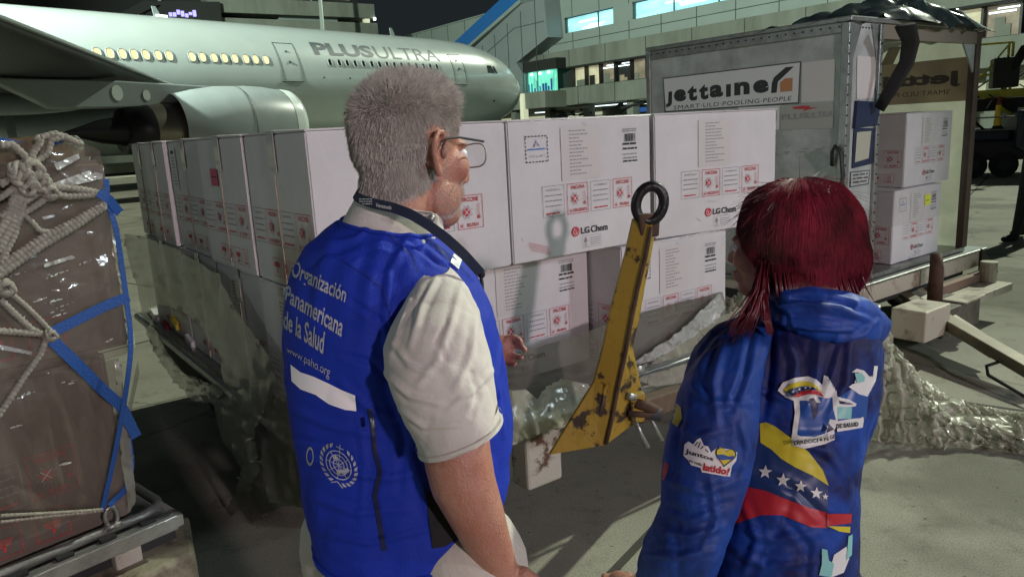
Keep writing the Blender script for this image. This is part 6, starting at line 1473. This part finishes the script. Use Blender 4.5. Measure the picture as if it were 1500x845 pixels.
# jacket material: shiny fabric printed in two blues
def jacket_mat():
    m = mat('printed_satin', (.010, .055, .33), .6, col2=(.006, .008, .07), vscale=5.5, thr=(.47, .62), bump=.15, bscale=60, spec=.28); return m
M['jacket'] = jacket_mat()
M['jacket2'] = mat('printed_satin_sleeve', (.010, .055, .30), .6, col2=(.006, .014, .10), vscale=7, thr=(.34, .55), bump=.2, bscale=60, spec=.4)
JF = [([(1130, 470), (1128, 540), (1118, 620)], 9, -.010), ([(1150, 490), (1165, 530), (1160, 590)], 9, .010), ([(1200, 495), (1195, 550), (1180, 600)], 10, .009), ([(1245, 500), (1240, 560), (1215, 610)], 9, .009), ([(1225, 500), (1212, 545), (1200, 575)], 7, -.009),
      ([(1120, 620), (1170, 640), (1230, 635)], 9, .007), ([(1110, 690), (1170, 720), (1210, 760)], 9, -.009), ([(1085, 770), (1130, 790), (1200, 780)], 10, .010), ([(1070, 800), (1120, 830), (1190, 822)], 9, .009), ([(1110, 570), (1150, 585), (1200, 570)], 8, .008), ([(1090, 740), (1110, 790), (1090, 840)], 9, .009), ([(1150, 760), (1185, 800), (1180, 845)], 9, -.009), ([(1170, 650), (1210, 660), (1240, 700)], 8, .006)]
SF = [([(1060, 500), (1045, 560), (1050, 620)], 10, .010), ([(1100, 490), (1090, 550), (1070, 600)], 8, -.010), ([(1010, 560), (1040, 590), (1100, 590)], 9, .008), ([(985, 620), (1020, 640), (1060, 630)], 8, .007), ([(975, 700), (1030, 720), (1090, 700)], 10, .009), ([(970, 740), (1010, 752), (1070, 735)], 8, -.009),
      ([(960, 775), (1010, 785), (1060, 770)], 9, .011), ([(945, 810), (990, 815), (1045, 805)], 8, .010), ([(1040, 700), (1050, 760), (1030, 800)], 8, .008), ([(1075, 480), (1050, 500), (1020, 540)], 8, .008), ([(1000, 600), (990, 660), (985, 700)], 8, -.006), ([(1085, 620), (1095, 660), (1085, 700)], 7, .008)]
jk, JG = garment('jacket', [(1128, 438, 1262, 438, 1.43, .085), (1100, 458, 1280, 458, 1.42, .105), (1072, 482, 1288, 490, 1.42, .118), (1050, 520, 1288, 525, 1.42, .125), (1045, 570, 1286, 566, 1.42, .13), (1040, 620, 1268, 616, 1.42, .132), (1038, 680, 1254, 672, 1.42, .133), (1030, 750, 1250, 740, 1.42, .135), (1022, 820, 1248, 810, 1.42, .138), (1018, 880, 1248, 880, 1.42, .14)], M['jacket'], wom, .007, 5, 71, (1, 1, .8), nu=220, nv=200, strokes=JF)
s1, G1 = garment('jacket_sleeve', [(1088, 466, 1132, 470, 1.39, .05), (1046, 488, 1126, 492, 1.375, .075), (1018, 520, 1118, 524, 1.35, .085), (998, 560, 1113, 565, 1.34, .085), (984, 605, 1112, 608, 1.33, .085), (972, 655, 1108, 655, 1.33, .083), (967, 700, 1098, 700, 1.33, .080), (966, 745, 1082, 750, 1.33, .078), (950, 778, 1066, 790, 1.33, .078), (938, 800, 1054, 822, 1.35, .078), (930, 830, 1036, 860, 1.38, .074), (926, 862, 1010, 900, 1.44, .06)], M['jacket2'], wom, .006, 6, 75, (1, 1, .8), nu=170, nv=200, strokes=SF)
s2, G2 = garment('jacket_sleeve', [(1240, 470, 1284, 478, 1.44, .05), (1232, 500, 1292, 506, 1.44, .06), (1226, 550, 1291, 556, 1.43, .066), (1218, 600, 1276, 606, 1.42, .066), (1213, 655, 1258, 660, 1.41, .064), (1211, 710, 1252, 712, 1.40, .062), (1210, 770, 1250, 772, 1.40, .060), (1205, 860, 1246, 860, 1.42, .055)], M['jacket'], wom, .006, 6, 79, nu=70, nv=100)
# hood lying in folds behind the neck
M['hood'] = mat('hood_satin', (.010, .065, .38), .58, col2=(.007, .02, .14), vscale=7, thr=(.36, .6), bump=.2, bscale=60, spec=.4)
HF1 = [([(1135, 450), (1175, 445), (1230, 452), (1275, 470)], 7, .016), ([(1140, 470), (1190, 480), (1250, 484)], 6, .014), ([(1160, 436), (1200, 434), (1250, 446)], 5, -.016), ([(1150, 462), (1200, 464), (1262, 470)], 5, -.016), ([(1285, 470), (1262, 490), (1225, 500)], 6, .012), ([(1128, 440), (1150, 462), (1165, 490)], 5, -.012)]
for k, rows in enumerate([[(1118, 440, 1128, 474, 1.39, .020), (1140, 426, 1144, 482, 1.365, .042), (1185, 424, 1186, 494, 1.345, .050), (1235, 432, 1228, 502, 1.345, .050), (1272, 446, 1262, 504, 1.37, .042), (1297, 470, 1284, 500, 1.41, .02)]]):
    G = loft(rows, 90, 150, 2.6); G = displace(G, .007, 7, 80+k); G = displace(G, .003, 18, 83+k); G = folds(G, HF1); MB().grid(G, closed_u=True).build('hood', M['hood'], wom, smooth=True)
jb = bvh_of(jk); sb1 = bvh_of(s1); sb2 = bvh_of(s2)
# flag sweep on the back
art = Art()
art.poly('flagblue', [(1112, 618), (1150, 640), (1185, 665), (1210, 690), (1213, 712), (1213, 770), (1180, 766), (1140, 745), (1095, 712), (1102, 680)])
art.poly('yel', [(1113, 620), (1122, 618), (1135, 624), (1160, 642), (1185, 662), (1205, 688), (1214, 711), (1190, 696), (1165, 684), (1145, 672), (1130, 658), (1114, 648)])
art.poly('redp', [(1096, 713), (1120, 718), (1150, 730), (1185, 743), (1211, 750), (1211, 773), (1190, 772), (1170, 764), (1145, 754), (1115, 754), (1090, 762), (1070, 771), (1085, 740)])
for x, y, r0 in [(1121, 691, 10.5), (1147, 703, 10.5), (1173, 712, 9.5), (1196, 722, 9.5), (1209, 727, 5)]: art.star('white', x, y, r0, rot=184, sx=1)
# large block letters with white outline, arched caption band
sc = lambda x, y: (1120+x/5.633, 530+y/5.633)
def pl(ink, pts): art.poly(ink, [sc(*p) for p in pts])
pl('white', [(108, 235), (150, 170), (250, 130), (360, 118), (430, 145), (475, 190), (490, 110), (520, 120), (505, 300), (500, 330), (590, 230), (600, 290), (600, 470), (610, 500), (575, 560), (580, 640), (500, 675), (400, 700), (330, 715), (235, 690), (220, 640), (250, 420), (240, 320), (170, 290)])
pl('blu', [(292, 318), (340, 318), (385, 510), (440, 500), (470, 420), (468, 340), (440, 285), (520, 300), (560, 290), (565, 380), (590, 480), (540, 470), (500, 590), (420, 615), (300, 612), (272, 600), (296, 430)])
pl('navyp', [(372, 305), (405, 295), (440, 350), (442, 420), (410, 478)])
conform(art, jb, wom, {'yel': 'yellow_stripe', 'redp': 'red_stripe', 'flagblue': 'blue_field', 'white': 'white_print', 'blu': 'blue_lettering', 'navyp': 'navy_print', 'ink': 'caption'}, eps=.0016, L=5); art = Art()
pl('yel', [(155, 235), (205, 185), (300, 158), (370, 160), (430, 195), (485, 255), (400, 205), (330, 195), (240, 215), (190, 250)])
pl('flagblue', [(190, 248), (240, 218), (330, 198), (400, 208), (450, 235), (370, 225), (290, 240), (230, 275)])
pl('redp', [(232, 278), (300, 242), (380, 228), (450, 240), (495, 292), (430, 268), (370, 262), (270, 292)])
for x, y in [(235, 245), (287, 225), (338, 212), (375, 208)]: art.star('white', *sc(x, y), 2.4, rot=180)
pl('navyp', [(528, 505), (575, 555), (508, 585)])
art.text('ink', 'DIRECCIÓN', 0, 0, 1, 1, .04, q=[sc(238, 645), sc(525, 612), sc(530, 648), sc(240, 688)])
art.text('ink', 'GE', 0, 0, 1, 1, .04, q=[sc(535, 608), sc(582, 590), sc(582, 628), sc(540, 640)])
conform(art, jb, wom, {'yel': 'badge_print', 'redp': 'badge_print', 'flagblue': 'badge_print', 'white': 'badge_star', 'navyp': 'badge_print', 'ink': 'caption'}, eps=.0055, L=5)
# right sleeve share of the print
art = Art()
pl('blu', [(600, 300), (700, 230), (780, 190), (860, 260), (840, 470), (600, 480)])
pl('white', [(560, 290), (575, 235), (595, 235), (600, 285), (700, 310), (760, 345), (750, 365), (700, 372), (620, 370), (590, 395), (570, 380)]); pl('navyp', [(612, 318), (700, 335), (735, 348), (690, 352), (620, 345)])
pl('aqua', [(600, 370), (722, 372), (715, 465), (600, 470)])
pl('white', [(720, 85), (760, 55), (820, 70), (865, 120), (862, 180), (760, 205), (850, 240), (895, 110), (905, 30), (935, 35), (920, 150), (850, 285), (780, 265), (695, 205), (730, 180), (830, 170), (840, 130), (780, 85)])
pl('aqua', [(745, 92), (800, 90), (830, 125), (825, 160), (765, 175)])
pl('white', [(590, 490), (700, 470), (790, 462), (815, 450), (820, 480), (810, 540), (700, 560), (600, 575)])
art.text('ink', 'DE SALUD', 0, 0, 1, 1, .04, q=[sc(590, 512), sc(775, 492), sc(775, 530), sc(592, 550)])
art.poly('redp', [(1211, 752), (1248, 752), (1247, 766), (1211, 770)]); art.poly('yel', [(1212, 770), (1246, 771), (1245, 780), (1230, 778)])
art.poly('aqua', [(1204, 803), (1212, 805), (1214, 820), (1222, 825), (1218, 845), (1200, 842), (1204, 825)]); art.poly('white', [(1222, 812), (1240, 800), (1244, 818), (1236, 838), (1216, 846), (1218, 826)]); art.poly('aqua', [(1243, 785), (1249, 782), (1248, 812), (1240, 820)])
bm_all = []
for o_ in (s2, jk):
    W = wmat(o_); bm_all.append(([W @ v.co for v in o_.data.vertices], [tuple(p.vertices) for p in o_.data.polygons]))
nv_ = len(bm_all[0][0]); both = BVHTree.FromPolygons(bm_all[0][0]+bm_all[1][0], bm_all[0][1]+[tuple(i+nv_ for i in f) for f in bm_all[1][1]])
conform(art, both, wom, {'yel': 'yellow_stripe', 'redp': 'red_stripe', 'white': 'white_print', 'blu': 'blue_lettering', 'navyp': 'navy_print', 'ink': 'caption', 'aqua': 'aqua_print'}, eps=.0016, L=5)
# left sleeve: slogan sticker with heart, flag sweep along the front edge
art = Art(); s3 = lambda x, y: (960+x/7.04, 620+y/7.04)
def p3(ink, pts): art.poly(ink, [s3(*p) for p in pts])
p3('white', [(300, 215), (340, 185), (390, 215), (430, 165), (465, 150), (500, 225), (545, 235), (575, 300), (620, 260), (670, 240), (730, 262), (790, 262), (845, 300), (835, 380), (790, 440), (770, 545), (700, 540), (480, 500), (465, 455), (370, 430), (330, 370), (290, 330)])
for l in ([(405, 230), (440, 190)], [(440, 250), (465, 190)], [(470, 260), (495, 235)], [(515, 265), (545, 295)]): art.line('ink', [s3(*p) for p in l], 1.5)
art.text('ink', 'Juntos', 0, 0, 1, 1, .03, q=[s3(310, 255), s3(600, 345), s3(595, 400), s3(300, 320)])
art.text('ink', 'en cada', 0, 0, 1, 1, .02, q=[s3(345, 362), s3(480, 410), s3(478, 440), s3(345, 392)])
art.text('redp', 'latido!', 0, 0, 1, 1, .04, q=[s3(500, 405), s3(775, 460), s3(750, 535), s3(490, 485)])
def heart(cx, cy, r, ang=10):
    out = []
    for k in range(28):
        t = 2*math.pi*k/28; x = 16*math.sin(t)**3/16; y = -(13*math.cos(t)-5*math.cos(2*t)-2*math.cos(3*t)-math.cos(4*t))/16; a = R_(ang); out.append((cx+r*(x*math.cos(a)-y*math.sin(a)), cy+r*(x*math.sin(a)+y*math.cos(a))))
    return out
p3('ink', heart(722, 335, 112)); p3('yel', heart(722, 332, 96))
p3('blu', [(632, 322), (700, 318), (760, 340), (812, 330), (800, 372), (740, 372), (690, 378), (645, 365)]); p3('redp', [(650, 372), (700, 372), (770, 366), (795, 370), (710, 424)])
for k, pts in enumerate([('yel', [(973, 590), (982, 583), (997, 596), (999, 612), (992, 625), (975, 612)]), ('redp', [(967, 672), (980, 680), (978, 690), (972, 703), (967, 702)])]): art.poly(*pts)
art.star('white', 970, 648, 8, rot=170)
conform(art, sb1, wom, {'white': 'sticker', 'ink': 'slogan', 'redp': 'red_print', 'yel': 'yellow_print', 'blu': 'heart_band'}, eps=.0014, L=4)
# trousers, shoes
b = MB(); b.limb([P(1140, 850, WD), wp-np.array([.02, 0, 0])], [.105, .11], 20)
for s in (1, -1): b.limb([wp+np.array([.07*s, 0, 0]), np.array([wp[0]+.09*s, wp[1], .45]), np.array([wp[0]+.09*s, wp[1], .09])], [.095, .072, .058], 16)
voxel(b, .009, 8, mat('dark_jeans', (.02, .03, .06), .8), 'trousers', wom)
for s in (1, -1): q = MB(); q.ell(np.array([wp[0]+.09*s-.01, wp[1]+.05, .045]), (.05, .13, .045)); q.build('shoe', M['rubber'], wom, smooth=True)

# ================================================================== third person, cut by the right edge, walking in the dark
pb = PZ(1512, 352, 0); per = thing('person', 'person in dark clothes at the far right edge, only a leg and sleeve in frame', 'person', pb)
b = MB(); q3 = lambda x, y, z: pb+np.array([x, y, z])
b.limb([q3(0, 0, 1.42), q3(0, 0, 1.12), q3(0, 0, .95)], [.15, .15, .16], 18); b.limb([q3(-.08, 0, .93), q3(-.13, .02, .5), q3(-.20, .0, .10)], [.10, .068, .05], 14); b.limb([q3(.08, 0, .93), q3(.14, .05, .5), q3(.10, .30, .12)], [.10, .068, .05], 14)
b.limb([q3(-.20, .02, .05), q3(-.38, -.06, .04)], [.05, .035], 12); b.limb([q3(.10, .32, .06), q3(-.05, .28, .05)], [.05, .035], 12)
b.limb([q3(-.16, 0, 1.40), q3(-.22, -.02, 1.12), q3(-.12, -.2, 1.05)], [.06, .05, .035], 12); b.limb([q3(.16, 0, 1.40), q3(.22, .05, 1.12), q3(.12, -.1, .95)], [.06, .05, .035], 12)
b.limb([q3(0, 0, 1.42), q3(0, 0, 1.56)], [.06, .055], 12); b.ell(q3(-.02, 0, 1.66), (.09, .08, .115)); b.limb([q3(-.11, 0, 1.66), q3(-.125, 0, 1.64)], [.012, .014], 8)
for wx in ((-.12, -.2, 1.05), (.12, -.1, .95)):
    for k in range(4): b.limb([q3(*wx), q3(wx[0]+(k-1.5)*.02, wx[1]-.07, wx[2]-.02), q3(wx[0]+(k-1.5)*.02, wx[1]-.10, wx[2]-.06)], [.025, .010, .007], 8)
    b.limb([q3(*wx), q3(wx[0]-.04, wx[1]-.03, wx[2]+.02)], [.02, .009], 8)
voxel(b, .012, 5, mat('dark_workwear', (.012, .013, .017), .8), 'body', per)
b = MB(); b.ell(q3(.0, .01, 1.69), (.10, .09, .11)); b.build('hair', M['rubber'], per, smooth=True)
